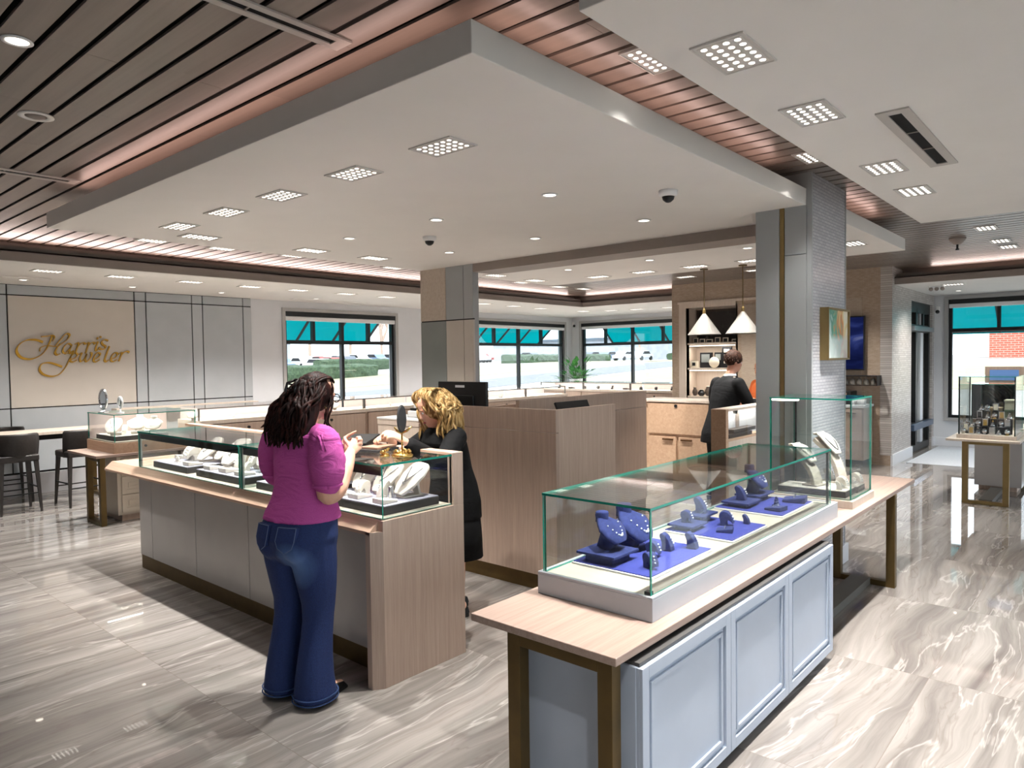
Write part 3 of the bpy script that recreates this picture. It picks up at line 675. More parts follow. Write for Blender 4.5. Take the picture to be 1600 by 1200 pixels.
# ---- back counter
t=thing('drawer_counter','natural oak cupboard counter with fold-down panel behind the salesman','counter',(9.1,4.7,0))
bx(8.83,9.4,4.02,5.3,.1,1.10).build('carcass',M['woodn'],t); bx(8.79,9.42,3.98,5.32,1.10,1.13).build('top',M['woodlt'],t,bevel=.002)
bx(8.80,8.83,4.20,5.12,.66,1.085).build('flap',M['woodn'],t,bevel=.003); MB().lathe([(.022,0),(.022,.02)],(8.79,4.68,1.05),12,0,Matrix.Rotation(PI/2,3,'Y')).build('lock',M['black'],t)
for a,b,h in ((4.22,4.64,4.52),(4.68,5.10,4.80)):
    d=bx(8.80,8.83,a,b,.12,.62).build('door',M['woodn'],t,bevel=.003); bx(8.775,8.80,h-.08,h+.08,.575,.595).build('handle',plain('handle_bronze','5a3d22',.4,.7),d)
bx(8.85,9.35,4.06,5.26,0,.1).build('kick',M['woodd'],t)
t=thing('showcase_counter','oak showcase counter with white interior beside the salesman','counter',(7.3,3.3,0))
bx(6.72,6.78,3.02,3.18,0,1.19).build('end_panel',M['woodn'],t,bevel=.002)
MB().box(6.78,7.85,3.02,3.18,.08,.86).build('body',M['woodlt'],t); bx(6.78,7.85,3.02,3.18,.86,.88).build('deck',M['woodn'],t)
bx(6.78,7.85,3.16,3.18,.88,1.16).build('back_panel',M['paintw'],t); bx(6.78,7.85,3.02,3.18,1.165,1.19).build('top',M['woodlt'],t)
MB().box(6.79,7.84,3.03,3.038,.88,1.165,0,1).build('front_glass',[M['glass'],M['edge']],t); bx(7.27,7.30,3.13,3.16,.88,1.16).build('divider',M['taupe'],t)
MB().box(6.98,7.02,3.03,3.06,1.13,1.165).build('lock',M['black'],t); bx(6.8,7.8,3.06,3.16,0,.08).build('kick',M['woodd'],t)
TR=plain('tray_brown','2d1c18',.5)
for k,(x0,x1,z) in enumerate(((6.86,7.45,.88),(6.98,7.55,.925))): tag(MB().box(x0,x1,3.05,3.15,z+.001,z+.04).build('jewelry_tray',TR,bevel=.004),['lower','upper'][k]+' dark brown tray in the white counter by the salesman','tray','brown trays by the salesman')

# ---- side table with case, left rear
t=thing('display_table','oak topped table on brass legs near the bar stools','table',(3.2,8.55,0))
bx(2.69,3.78,8.15,9.05,.735,.762).build('tabletop',M['woodx'],t,bevel=.003); leg_frame(MB(),2.735,2.79,8.19,8.62,.735,.06).build('leg_frame',M['brassd'],t,bevel=.002)
leg_frame(MB(),3.70,3.75,8.19,8.62,.735,.06).build('leg_frame',M['brassd'],t,bevel=.002)
t=thing('drawer_cabinet','cream drawer cabinet under the oak table near the bar stools','cabinet',(3.25,8.5,0))
bx(2.94,3.6,8.30,8.85,.07,.71).build('carcass',M['drawer'],t); bx(2.99,3.58,8.33,8.82,0,.07).build('plinth',M['woodd'],t)
for z0,z1 in ((.10,.29),(.30,.49),(.50,.69)):
    d=shaker(MB(),'y',8.30,2.98,3.59,z0,z1,-.02).build('drawer',M['drawer'],t); MB().ball((3.28,8.265,(z0+z1)/2),.018).build('knob',M['brassd'],d,smooth=True)
t=thing('glass_showcase','glass case with white displays on the table near the bar stools','showcase',(3.3,8.55,.762))
bx(2.88,3.77,8.19,9.0,.762,.875).build('base',M['woodnv'],t,bevel=.002); bx(2.89,3.76,8.2,8.99,.875,.885).build('deck',M['cream'],t); pane_set(t,2.89,3.77,8.20,8.98,.885,1.175,.009)
MB().lathe([(.014,0),(.014,.012)],(3.2,8.18,.825),12,0,Matrix.Rotation(PI/2,3,'X')).build('lock',M['black'],t)
bx(2.9,3.76,8.955,8.968,.885,1.17).build('back_panel',plain('case_back','d9c5c0',.6),t)
PINK=plain('case_back_pink','dccac6',.6)
# ---- wall counters
def wall_counter():
    t=thing('wall_counter','x','counter')
    bx(0,1.2,.03,.6,.1,1.0).build('carcass',M['woodd'],t); bx(0,1.2,.0,.6,1.0,1.045).build('top',M['woodlt'],t)
    bx(.03,1.17,.0,.03,.60,.985).build('flap',M['woodd'],t,bevel=.003); MB().lathe([(.018,0),(.018,.02)],(.6,0,.93),10,0,Matrix.Rotation(PI/2,3,'X')).build('lock',M['black'],t)
    for a,b in ((.03,.595),(.605,1.17)): bx(a,b,0,.03,.12,.58).build('door',M['woodd'],t,bevel=.003)
    bx(.02,1.18,.57,.582,1.045,1.19).build('back_panel',PINK,t); bx(0,1.2,.05,.6,1.19,1.2).build('glass_top',[M['glass']],t)
    MB().box(.0,.018,.05,.07,1.045,1.19).box(1.182,1.2,.05,.07,1.045,1.19).box(0,1.2,.05,.066,1.178,1.192).build('case_frame',plain('case_frame_grey','6b6865',.4),t)
    return t
WCN=wall_counter()
for k in range(6):
    place(WCN,(3.83+1.205*k,8.2,0),0,'low glass topped oak wall counter, %s right of the bar stool side table'%ORD[k],'wall counters on the left side')
for k in range(3):
    place(WCN,(12.75,6.65+3.62-1.205*k,0),-PI/2,'low glass topped oak wall counter before the far window, %s from the corner'%ORD[k],'wall counters on the far side')
arealamp('case_strip',(7.4,8.65,1.18),7.0,.03,6,(0,0,0)); arealamp('case_strip',(3.3,8.6,1.17),.8,.03,1.5,(0,0,0)); arealamp('case_strip',(13.2,8.4,1.18),.03,3.4,4,(0,0,0))
tag(bx(3.87,6.05,10.86,11.06,1.055,1.095).build('wall_ledge',M['woodlt'],bevel=.003),'pale ledge along the foot of the panelled wall','ledge')
arealamp('case_strip',(7.3,3.1,1.155),1.0,.04,3,(0,0,0)); 

# ---- bar table and stools
t=thing('bar_table','long pale topped bar table before the sign wall','table',(1.8,10.35,0))
bx(-.5,3.62,10.08,10.62,.865,.905).build('tabletop',M['woodlt'],t,bevel=.004); bx(-.4,3.5,10.15,10.55,.80,.865).build('apron',M['dark'],t)
leg_frame(MB(),3.40,3.46,10.2,10.52,.80,.05).build('leg_frame',M['brassd'],t); leg_frame(MB(),-.3,-.24,10.2,10.52,.80,.05).build('leg_frame',M['brassd'],t)
def stool():
    t=thing('bar_stool','x','bar stool')   # faces +y; back at -y
    L=M['stool']
    MB().prism([(-.20,-.2),(.20,-.2),(.21,-.1),(.2,.2),(-.2,.2),(-.21,-.1)],'z',.60,.68).build('seat',L,t,bevel=.02,seg=3)
    rings=[]
    for z,yo,w in ((.60,-.19,.205),(.70,-.215,.22),(.82,-.235,.225),(.91,-.24,.22),(.93,-.237,.205)):
        pts=[]
        for k in range(9):
            s=-1+2*k/8; pts.append((w*s,yo+.10*s*s*1.2,z))
        for k in range(9):
            s=1-2*k/8; pts.append((w*s*.9,yo+.035+.10*s*s*1.1,z))
        rings.append(pts)
    MB().loft(rings).build('backrest',L,t,smooth=True)
    for sx in(-1,1):
        for sy in(-1,1): MB().loft([[(sx*(.17+.03*(1-q))+a*w,sy*(.17+.045*(1-q))+b*w,.61*q) for a,b in((-1,-1),(1,-1),(1,1),(-1,1))] for q,w in((0,.011),(1,.022))]).build('leg',L,t)
    f=MB(); z=.22
    for s in(-1,1): f.box(-.19,.19,s*.205-.006,s*.205+.006,z,z+.014).box(s*.19-.006,s*.19+.006,-.205,.205,z+.06,z+.074)
    f.build('footrest',M['black'],t); return t
ST=stool()
place(ST,(2.39,9.88,0),0,'dark bar stool with its back to the camera, at the left edge','bar stools')
place(ST,(3.05,9.82,0),R(4),'dark bar stool with its back to the camera, nearest the small oak table','bar stools')
place(ST,(2.55,10.82,0),PI,'dark bar stool on the wall side of the bar table, facing the camera','bar stools')

# ---- entrance gift table
t=thing('display_table','cream topped table on brass legs near the entrance','table',(10.3,1.2,0))
bx(9.36,11.3,.86,1.56,.725,.75).build('tabletop',M['woodlt'],t,bevel=.003); leg_frame(MB(),9.50,9.555,.97,1.42,.725,.06).build('leg_frame',M['brass'],t,bevel=.002); leg_frame(MB(),11.1,11.155,.97,1.42,.725,.06).build('leg_frame',M['brass'],t,bevel=.002)
bx(9.555,10.53,1.13,1.26,0,.05).build('stretcher',plain('stretcher_grey2','5b5853',.5),t)
t=thing('glass_showcase','glass case crowded with silver gifts on the entrance table','showcase',(9.8,1.2,.75))
bx(9.47,10.25,.90,1.47,.75,.795).build('base',M['woodlt'],t,bevel=.002); pane_set(t,9.485,10.235,.915,1.455,.795,1.45,.008)
MB().box(9.487,9.499,1.441,1.453,.795,1.45).box(9.487,9.497,.917,.927,.795,1.45).box(10.22,10.232,1.441,1.453,.795,1.45).build('corner_post',M['black'],t)
t=thing('glass_showcase','second glass case behind the silver gifts near the entrance','showcase',(10.8,1.2,.75))
bx(10.4,11.25,.88,1.48,.75,.80).build('base',M['woodlt'],t,bevel=.002); pane_set(t,10.42,11.23,.90,1.46,.80,1.33,.008)
MB().box(10.42,10.432,1.446,1.458,.80,1.33).box(10.42,10.432,.902,.914,.80,1.33).build('corner_post',M['black'],t)
t=thing('storage_cabinet','plain grey beige cabinet below the gift case at the right edge','cabinet',(11.4,.9,0))
bx(10.55,11.05,.95,1.44,.06,.71).build('body',M['grecab'],t); bx(10.6,11.0,1.0,1.4,0,.06).build('plinth',M['woodd'],t)
# ================================================================== OUTSIDE
w=bpy.data.worlds.new('world'); S.world=w; w.use_nodes=True; nt=w.node_tree; nt.nodes.clear()
bgn=nt.nodes.new('ShaderNodeBackground'); ow=nt.nodes.new('ShaderNodeOutputWorld'); nt.links.new(bgn.outputs[0],ow.inputs[0])
bgn.inputs[0].default_value=lin('eaf2fb'); bgn.inputs[1].default_value=SKY
sl=bpy.data.lights.new('sun','SUN'); sl.energy=SUN; sl.angle=R(.6); sl.color=(1,.96,.9); so_=bpy.data.objects.new('sun',sl); C.objects.link(so_)
so_.rotation_euler=Vector((.62,.38,-.75)).to_track_quat('-Z','Y').to_euler()
struct('roof',bx(-3.3,15.5,-4.3,11.4,3.3,3.42),M['taupe'])
def ground():
    mb=MB(); xs=[-120,-40,-3,15.4,22,30,45,60,90,140,220]; ys=[-120,-60,-4,11.3,20,35,50,60,90,140,220]
    def h(x,y): return -.15+max(0,min(1.5,(x-24)*.04))+0*y
    vs=[(x,y,h(x,y)) for y in ys for x in xs]; n=len(xs); fs=[]
    for j in range(len(ys)-1):
        for i in range(n-1): fs.append((j*n+i,j*n+i+1,(j+1)*n+i+1,(j+1)*n+i))
    return mb.add(vs,fs)
struct('ground',ground(),noisy('concrete_pale','96938d','a3a09a',(.3,.3,.3),.9))
def strip(name,x0,x1,y0,y1,m,label,cat,z=.02):
    n=12; vs=[];fs=[]
    hz=lambda x:-.15+max(0,min(1.5,(x-24)*.04))+z
    for i in range(n+1):
        x=x0+(x1-x0)*i/n
        vs+=[(x,y0,hz(x)),(x,y1,hz(x)),(x,y0,hz(x)-.1),(x,y1,hz(x)-.1)]
    for i in range(n):
        a=4*i; fs+=[(a,a+4,a+5,a+1),(a+2,a+3,a+7,a+6),(a,a+2,a+6,a+4),(a+1,a+5,a+7,a+3)]
    fs+=[(0,1,3,2),(4*n,4*n+2,4*n+3,4*n+1)]
    o=MB().add(vs,fs).build(name,m); tag(o,label,cat); return o
GR=noisy('grass_dry','8f8b72','a09b80',(1.5,1.5,1.5),.95)
strip('grass_verge',5,110,38,52,GR,'dry grass verge beyond the street outside the left windows','grass')
strip('grass_verge',34,52,-25,27,GR,'dry grass slope outside the far window','grass')
ROAD=noisy('asphalt','6f7277','7a7d82',(2,2,2),.9)
strip('street',-10,110,28,34,ROAD,'grey street running past the left windows','street')
def hedge(x0,x1,y0,y1,z0,z1,label):
    rnd=random.Random(int(x0*10)); mb=MB()
    nx=max(6,int((x1-x0)/.5))
    rings=[]
    for i in range(nx+1):
        x=x0+(x1-x0)*i/nx; ring=[]
        for k in range(12):
            a=2*PI*k/12; ring.append((x+rnd.uniform(-.1,.1),(y0+y1)/2+(y1-y0)/2*math.copysign(abs(math.cos(a))**.5,math.cos(a))*rnd.uniform(.85,1.08),max(z0,(z0+z1)/2+(z1-z0)/2*math.copysign(abs(math.sin(a))**.5,math.sin(a))*rnd.uniform(.85,1.1))))
        rings.append(ring)
    o=mb.loft(rings).build('hedge',noisy('hedge_leaves','2f4030','4f6349',(6,6,6),.9,bump=.6)); return tag(o,label,'hedge')
hedge(29,39.5,50,52.5,.0,1.5,'long clipped hedge outside the left window')
hedge(41,50,61,62.5,.7,2.0,'lower hedge before the parked cars')
hedge(60,80,52,54,1.0,2.3,'hedge beyond the middle window'); hedge(95,102,50,52,1.3,2.4,'small bush on the slope outside the far window')
def car():
    t=thing('parked_car','x','car'); 
    body=[(-2.1,.35),(-2.15,.75),(-1.3,.9),(-.75,1.4),(.75,1.42),(1.35,.95),(2.1,.8),(2.15,.4)]
    MB().prism(body,'y',-.85,.85).build('body',CARM[0],t,bevel=.08)
    MB().prism([(-1.15,.95),(-.7,1.34),(.7,1.36),(1.15,.97)],'y',-.87,.87).build('windows',M['black'],t)
    for sx in(-1.3,1.3):
        for sy in(-.8,.8): MB().lathe([(.33,-.1),(.33,.1)],(sx,sy,.33),14,0,Matrix.Rotation(PI/2,3,'X')).build('wheel',M['black'],t)
    return t
CARM=[plain('car_paint_'+n,c,.3) for n,c in (('white','e8eaec'),('blue','6d7f9c'),('red','9c4a45'),('silver','b5bac2'),('grey','5c636e'))]
protos={}
names=['white','blue','red','silver','grey']
rnd=random.Random(3); cc={}
for k in range(18):
    ci=[0,3,1,0,2,4,0,3,1,0,3,2,4,0,1,3,0,4][k]
    if ci not in protos:
        CARM[0],keep=CARM[ci],CARM[0]; protos[ci]=car(); CARM[0]=keep
    x=33+k*4.1; y=68+(k%3)*3.2
    if k>=13: x=58+(k-13)*7; y=88
    z=-.15+max(0,min(1.5,(x-24)*.04))
    cc[ci]=cc.get(ci,-1)+1
    place(protos[ci],(x,y,z),R(90) if k<13 else 0,'%s %s car parked across the street, counted from the left'%(ORD[cc[ci]],names[ci]),'parked cars')
def bare_tree(x,y,z,h,label,seed):
    rnd=random.Random(seed); t=thing('bare_tree',label,'tree',(x,y,z)); mb=MB()
    def grow(p,d,L,r,n):
        q=p+d*L; mb.tube([p,q],[r*1.7,r*1.1],5)
        if n>0:
            for _ in range(3): 
                dd=(d+Vector((rnd.uniform(-.8,.8),rnd.uniform(-.8,.8),rnd.uniform(-.1,.6)))).normalized(); grow(q,dd,L*.72,r*.6,n-1)
    p=Vector((x,y,z)); mb.tube([p,p+Vector((0,0,h*.3))],[h*.022,h*.018],7); mb2=mb; mb2.build('trunk',M['woodd'],t)
    mb=MB(); 
    for _ in range(3): grow(p+Vector((0,0,h*.29)),Vector((rnd.uniform(-.6,.6),rnd.uniform(-.6,.6),1)).normalized(),h*.24,h*.013,3)
    mb.build('branches',M['woodd'],t)
PC2=[(39+3.0*k,80.5) for k in range(16)]+[(92,54.5+3*k) for k in range(4)]+[(114,30+3*k) for k in range(9)]
for k,(x,y) in enumerate(PC2):
    ci=[0,3,4,1,0,2,3,0,1,4][k%10]; cc[ci]+=1
    z=-.15+max(0,min(1.5,(x-24)*.04))
    place(protos[ci],(x,y,z),R(90) if k<16 else 0,'%s car parked in the rows far outside the windows'%names[ci],'far parked cars, '+names[ci])
for i,(x,y,h) in enumerate(((45,97,12),(50,104,11),(54,95,12),(58,104,11),(63,97,12),(70,96,12),(78,98,12),(85,95,11),(104,62,10),(108,52,10))): bare_tree(x,y,-.15+max(0,min(1.5,(x-24)*.04)),h,'bare branched winter tree outside the windows, %s from the left'%ORD[i],i)
def block(name,x0,x1,y0,y1,z0,z1,m,label,roofm,win=()):
    t=thing(name,label,'building',((x0+x1)/2,(y0+y1)/2,z0)); bx(x0,x1,y0,y1,z0,z1).build('wall',m,t); bx(x0-.4,x1+.4,y0-.4,y1+.4,z1,z1+.5).build('roof',roofm,t); return t
t=block('shop_building',20,70,114,129,-.2,5.5,noisy('stucco_grey','a9adb3','b5b9bf',(1,1,1),.8),'low grey building beyond the car park',plain('roof_dark','4b5563',.7))
for k in range(8): bx(22+6*k,26+6*k,113.8,114,.8,3).build('window',plain('far_glass','3d4d63',.2),t)
t=block('brick_building',70,88,-2.4,8.6,1.2,5.8,brick('brick_red','c05f4c','b0523f','cfa79a','yz',.5,.18,.8,.3),'red brick building across from the entrance window',plain('roof_red','8c5a50',.7))
t=block('shop_building',70.5,88,-30,-3.3,1.2,4.6,noisy('stucco_pale','c9cdd3','d6dade',(1,1,1),.8),'pale shop front with striped awning across from the entrance',M['white'])
for k in range(9): bx(70.3,70.5,-5.8-2.6*k,-3.4-2.6*k,1.6,3.5).build('window',plain('shop_glass','49597a',.2),t)
STR=[plain('awn_pink','d79f92',.8),plain('awn_green','35606e',.8)]
for k in range(12):
    y=-3.4-1.6*k; MB().prism([(70.4,4.5),(70.4,4.4),(68.6,3.4),(68.6,3.75)],'y',y-1.55,y).build('awning_stripe',STR[k%2],t)
for i in range(3): hedge(58,59.6,-4.2-4.6*i,-1.0-4.6*i,1.2,2.2,['left','middle','right'][i]+' planter bush before the striped shop awning')
block('shop_building',122,132,36,112,1.2,5.5,noisy('stucco_far','9299a3','a3a9b2',(1,1,1),.8),'long low grey building on the skyline outside the corner windows',plain('roof_far','5a6470',.7))
# awnings on this building
def awning(axis,p,a0,a1,label):
    A=M['teal']; t=thing('window_awning',label,'awning',((a0+a1)/2,p,2.0) if axis=='y' else (p,(a0+a1)/2,2.0))
    def Q(a,o,z): return (a,p+o,z) if axis=='y' else (p+o,a,z)
    z1,z0,o=2.98,2.16,1.0
    MB().loft([[Q(a,.02,z1),Q(a,o,z0),Q(a,o,z0-.02),Q(a,.02,z1-.02)] for a in (a0,a1)]).build('canopy',A,t)
    f=MB()
    n=max(2,int(round((a1-a0)/.85)))
    for k in range(n+1):
        a=a0+(a1-a0)*k/n; f.tube([Q(a,.03,z1-.03),Q(a,o-.01,z0-.03)],.028,6)
    f.tube([Q(a0,o-.01,z0-.02),Q(a1,o-.01,z0-.02)],.02,6); f.build('frame',M['black'],t)
    MB().loft([[Q(a,o-.004,z0),Q(a,o+.004,z0),Q(a,o+.004,z0-.06),Q(a,o-.004,z0-.06)] for a in (a0,a1)]).build('valance',A,t)
awning('y',11.3,6.0,9.35,'teal fabric awning outside the window beside the panelled wall')
awning('y',11.3,11.0,15.2,'teal fabric awning outside the window left of the corner plant')
awning('x',15.4,7.2,10.6,'teal fabric awning outside the window right of the corner plant')
awning('x',15.4,-.9,2.75,'teal fabric awning outside the tall entrance window')
t=thing('utility_box','blue grey electrical box on the verge outside the left window','utility box',(44,47,.65))
MB().box(43.2,44.8,46.5,47.5,.6,2.1).build('body',plain('box_blue','7f94b8',.6),t,bevel=.05)
t=thing('sign_post','tall white sign post on the slope outside the far window','sign',(40,21,.5))
MB().box(39.9,40.1,20.9,21.1,.4,5).build('post',M['white'],t); MB().box(39.85,40.15,20.4,21.6,2.2,3.6).build('panel',plain('sign_blue','8fa8c8',.6),t)
t=thing('lamp_post','white lamp post in the car park outside the left window','lamp post',(52,60,.9)); MB().tube([(52,60,.9),(52,60,8)],.09,8).build('pole',M['white'],t); MB().box(51.6,52.4,59.8,60.2,8,8.15).build('lamp_head',M['white'],t)
# ================================================================== JEWELLERY DISPLAYS
def plaque(mb,path,widths,crown=.0,thick=.012,n=11,mi=0,c=(0,0,0)):
    """curved solid slab: path of (forward,height), half widths; forward = -y"""
    P=[Vector((0,-f,z)) for f,z in path]; rings=[]
    for i,p in enumerate(P):
        t=(P[min(i+1,len(P)-1)]-P[max(i-1,0)]).normalized(); nr=Vector((0,-t.z,t.y)); 
        if nr.y>0: nr=-nr
        w=widths[i]; cr=crown[i] if isinstance(crown,(list,tuple)) else crown
        top=[];bot=[]
        for k in range(n):
            s=-1+2*k/(n-1); h=cr*(1-s*s)
            q=Vector(c)+p+Vector((s*w,0,0))+nr*h; top.append(q); bot.append(q-nr*(thick+h*.25))
        rings.append(top+bot[::-1])
    return mb.loft(rings,mi)
def spl(path,vals,n=4):
    P=list(path);V=list(vals);a=[];b=[]
    for i in range(len(P)-1):
        p0=P[max(i-1,0)];p1=P[i];p2=P[i+1];p3=P[min(i+2,len(P)-1)]
        for k in range(n):
            s=k/n; a.append(tuple(.5*((2*p1[j])+(p2[j]-p0[j])*s+(2*p0[j]-5*p1[j]+4*p2[j]-p3[j])*s*s+(3*p1[j]-p0[j]-3*p2[j]+p3[j])*s**3) for j in(0,1))); b.append(V[i]*(1-s)+V[i+1]*s)
    a.append(P[-1]);b.append(V[-1]); return a,b
def dbust(m,name='necklace_bust'):
    t=thing(name,'x','jewelry stand')
    a,w=spl([(-.035,.156),(-.030,.138),(-.012,.124),(.018,.104),(.045,.074),(.062,.050),(.071,.036)],[.027,.029,.062,.098,.090,.068,.042])
    mb=MB(); plaque(mb,a,w,.014,.012)
    mb.obox((0,.0,.035),(.06,.06,.066),Matrix.Rotation(R(18),3,'X')); mb.lathe([(.030,.118),(.028,.140),(.030,.158),(.027,.164),(.004,.165)],(0,.026,0),16)
    mb.build('bust',m,t,smooth=True)
    nk=MB()
    for k in range(11):
        s=-1+2*k/10; ti=(.50+.27*(1-s*s))*(len(a)-1); i=int(ti); q=ti-i; p0,p1=a[i],a[min(i+1,len(a)-1)]; f=p0[0]*(1-q)+p1[0]*q; z=p0[1]*(1-q)+p1[1]*q; n_=Vector((p1[1]-p0[1],p1[0]-p0[0])).normalized(); n_=(abs(n_[0]),abs(n_[1])); h=.014*(1-(s*.5)**2)+.003
        nk.ball((s*.5*w[i],-(f+n_[0]*h),z+n_[1]*h),.0052 if k in(4,5,6) else .0036,8)
    nk.build('necklace',M['pearl'],t,smooth=True); return t
def dring(m,name='ring_stand'):
    t=thing(name,'x','jewelry stand')
    pr=[(-.024,0),(-.020,.022),(-.010,.046),(.004,.064),(.020,.073),(.030,.068),(.031,.058),(.022,.035),(.022,0)]
    MB().prism(pr,'x',-.019,.019).build('stand',m,t,smooth=False,bevel=.004)
    j=MB()
    for z,f in((.034,.021),(.044,.0165),(.054,.010)): j.ball((0,-f-.005,z),.0042,8)
    j.build('earrings',M['pearl'],t,smooth=True); return t
def dcurl(m,name='bangle_stand'):
    t=thing(name,'x','jewelry stand')
    pr=[(-.036,.010),(-.034,.030),(-.026,.048),(-.010,.062),(.008,.064),(.022,.056),(.026,.040),(.020,.020),(.020,0),(-.008,0),(-.006,.018),(-.014,.028),(-.026,.020)]
    MB().prism(pr,'x',-.020,.020).build('stand',m,t,smooth=False,bevel=.003)
    j=MB(); 
    for k in range(3): j.ball((0,-.027-.005*k,.052-.012*k),.0042,8)
    j.build('earrings',M['pearl'],t,smooth=True); return t
def dramp(m,name='necklace_ramp'):
    t=thing(name,'x','jewelry stand')
    a,w=spl([(.075,.02),(.03,.060),(-.02,.105),(-.06,.140),(-.075,.150)],[.030,.068,.080,.066,.045])
    mb=MB(); plaque(mb,a,w,.006,.012); mb.obox((0,.03,.05),(.05,.012,.10),Matrix.Rotation(R(12),3,'X')); mb.box(-.035,.035,-.06,.055,0,.008); mb.build('ramp',m,t,bevel=.002)
    j=MB(); j.tube([(-.045,.045,.133),(-.022,-.0,.098),(0,-.035,.070),(.022,.0,.098),(.045,.045,.133)],.0025,6); j.ball((0,-.04,.068),.007,8); j.build('necklace',M['silver'],t,smooth=True); return t
def dpad(m,name='display_pad'):
    t=thing(name,'x','jewelry stand')
    MB().prism([(-.055,0),(.055,0),(.055,.014),(-.055,.030)],'x',-.05,.05).build('pad',m,t,bevel=.004)
    j=MB(); 
    for k in range(3): j.tube([(.0+.012*math.cos(a)+(k-1)*.03,.0,.026+.010*math.sin(a)) for a in[2*PI*q/14 for q in range(15)]],.0018,6)
    j.build('rings',M['silver'],t,smooth=True); return t
def dfinger(m,name='ring_finger'):
    t=thing(name,'x','jewelry stand'); 
    mb=MB()
    for s in(-.022,0,.022): mb.lathe([(.014,0),(.011,.02),(.009,.045+.012*(s==0)),(.004,.052+.012*(s==0))],(s,0,0),12)
    mb.box(-.04,.04,-.02,.02,-.0,.008); mb.build('stand',m,t,smooth=False)
    j=MB()
    for s in(-.022,0,.022): j.tube([(s+.0118*math.cos(a),.0118*math.sin(a),.028) for a in[2*PI*q/14 for q in range(15)]],.002,6)
    j.build('rings',M['silver'],t,smooth=True); return t
def tray(x0,x1,y0,y1,z,h,body,top,label,group,inset=.006,trim=None):
    t=thing('display_tray',label,'display tray',((x0+x1)/2,(y0+y1)/2,z),group)
    bx(x0,x1,y0,y1,z,z+h).build('base',body,t,bevel=.002); bx(x0+inset,x1-inset,y0+inset,y1-inset,z+h,z+h+.004).build('pad',top,t); return t
def riser(x0,x1,y0,y1,z,h,label,group=None):
    t=thing('display_riser',label,'display riser',((x0+x1)/2,(y0+y1)/2,z),group)
    bx(x0,x1,y0,y1,z+h-.012,z+h).build('top',M['blue'],t,bevel=.002); bx(x0+.03,x1-.03,y0+.03,y1-.03,z,z+h-.012).build('foot',M['blue'],t); return t
B=M['blue']; PR={}
def put(kind,mat,loc,rz,label,group,sc=1.0):
    key=(kind,mat.name)
    if key not in PR: PR[key]={'bust':dbust,'ring':dring,'curl':dcurl,'ramp':dramp,'pad':dpad,'finger':dfinger}[kind](mat)
    o=place(PR[key],loc,rz,label,group); o.scale=(sc,sc,sc); return o
# blue case
zt=.8105
tray(2.513,3.083,1.452,1.852,zt,.009,M['white'],M['bluel'],'blue suede tray nearest the camera in the long glass case','blue trays')
tray(3.27,3.70,1.435,1.815,zt,.009,M['white'],M['bluel'],'blue suede tray in the middle of the long glass case','blue trays')
tray(3.955,4.47,1.445,1.855,zt,.009,M['white'],M['bluel'],'blue suede tray at the far end of the long glass case','blue trays')
z0=zt+.0135
riser(2.525,2.725,1.635,1.835,z0,.045,'low blue riser under the nearest blue neck bust')
put('bust',B,(2.64,1.745,z0+.045),R(6),'blue suede neck bust with pearls on the riser nearest the camera','blue stands',1.0)
put('bust',B,(2.865,1.765,z0),R(6),'larger blue suede neck bust standing flat behind the nearest one','blue stands',1.25)
put('curl',B,(2.80,1.61,z0),R(10),'curved blue earring stand before the larger blue bust','blue stands',1.05)
put('ring',B,(2.925,1.60,z0),R(4),'upright blue earring stand right of the larger blue bust','blue stands',1.1)
put('ring',B,(3.025,1.525,z0),R(4),'upright blue earring stand at the right corner of the nearest blue tray','blue stands',1.05)
put('curl',B,(2.63,1.525,z0),R(-25),'curved blue earring stand at the front corner of the nearest blue tray','blue stands',1.05)
riser(3.285,3.455,1.655,1.80,z0,.03,'low blue riser at the left of the middle tray'); riser(3.47,3.655,1.69,1.80,z0,.045,'blue riser at the back of the middle tray')
put('curl',B,(3.37,1.735,z0+.03),R(5),'curved blue earring stand on the left riser of the middle tray','blue stands',1.0)
put('ring',B,(3.565,1.745,z0+.045),R(5),'tall blue earring stand on the back riser of the middle tray','blue stands',1.2)
put('curl',B,(3.55,1.60,z0),R(15),'curved blue stand in the centre of the middle tray','blue stands',1.2)
put('pad',B,(3.42,1.545,z0),R(20),'flat blue ring pad at the front of the middle tray','blue stands',.75)
put('ring',B,(3.65,1.525,z0),R(5),'smallest blue earring stand at the right of the middle tray','blue stands',.7)
riser(4.0,4.20,1.66,1.83,z0,.03,'low blue riser at the left of the far blue tray'); riser(4.215,4.455,1.68,1.84,z0,.04,'blue riser under the bust on the far blue tray')
put('bust',B,(4.335,1.765,z0+.04),R(6),'blue suede neck bust on the far tray of the long glass case','blue stands',1.05)
put('ring',B,(4.10,1.745,z0+.03),R(6),'upright blue earring stand on the far blue tray','blue stands',1.2)
put('pad',B,(4.39,1.53,z0),R(12),'thick blue ring pad at the right of the far blue tray','blue stands',1.2)
put('finger',B,(4.22,1.58,z0),R(6),'blue ring holder with three fingers on the far blue tray','blue stands',.8)
put('pad',B,(4.08,1.53,z0),R(-8),'flat blue pad at the front of the far blue tray','blue stands',.9)
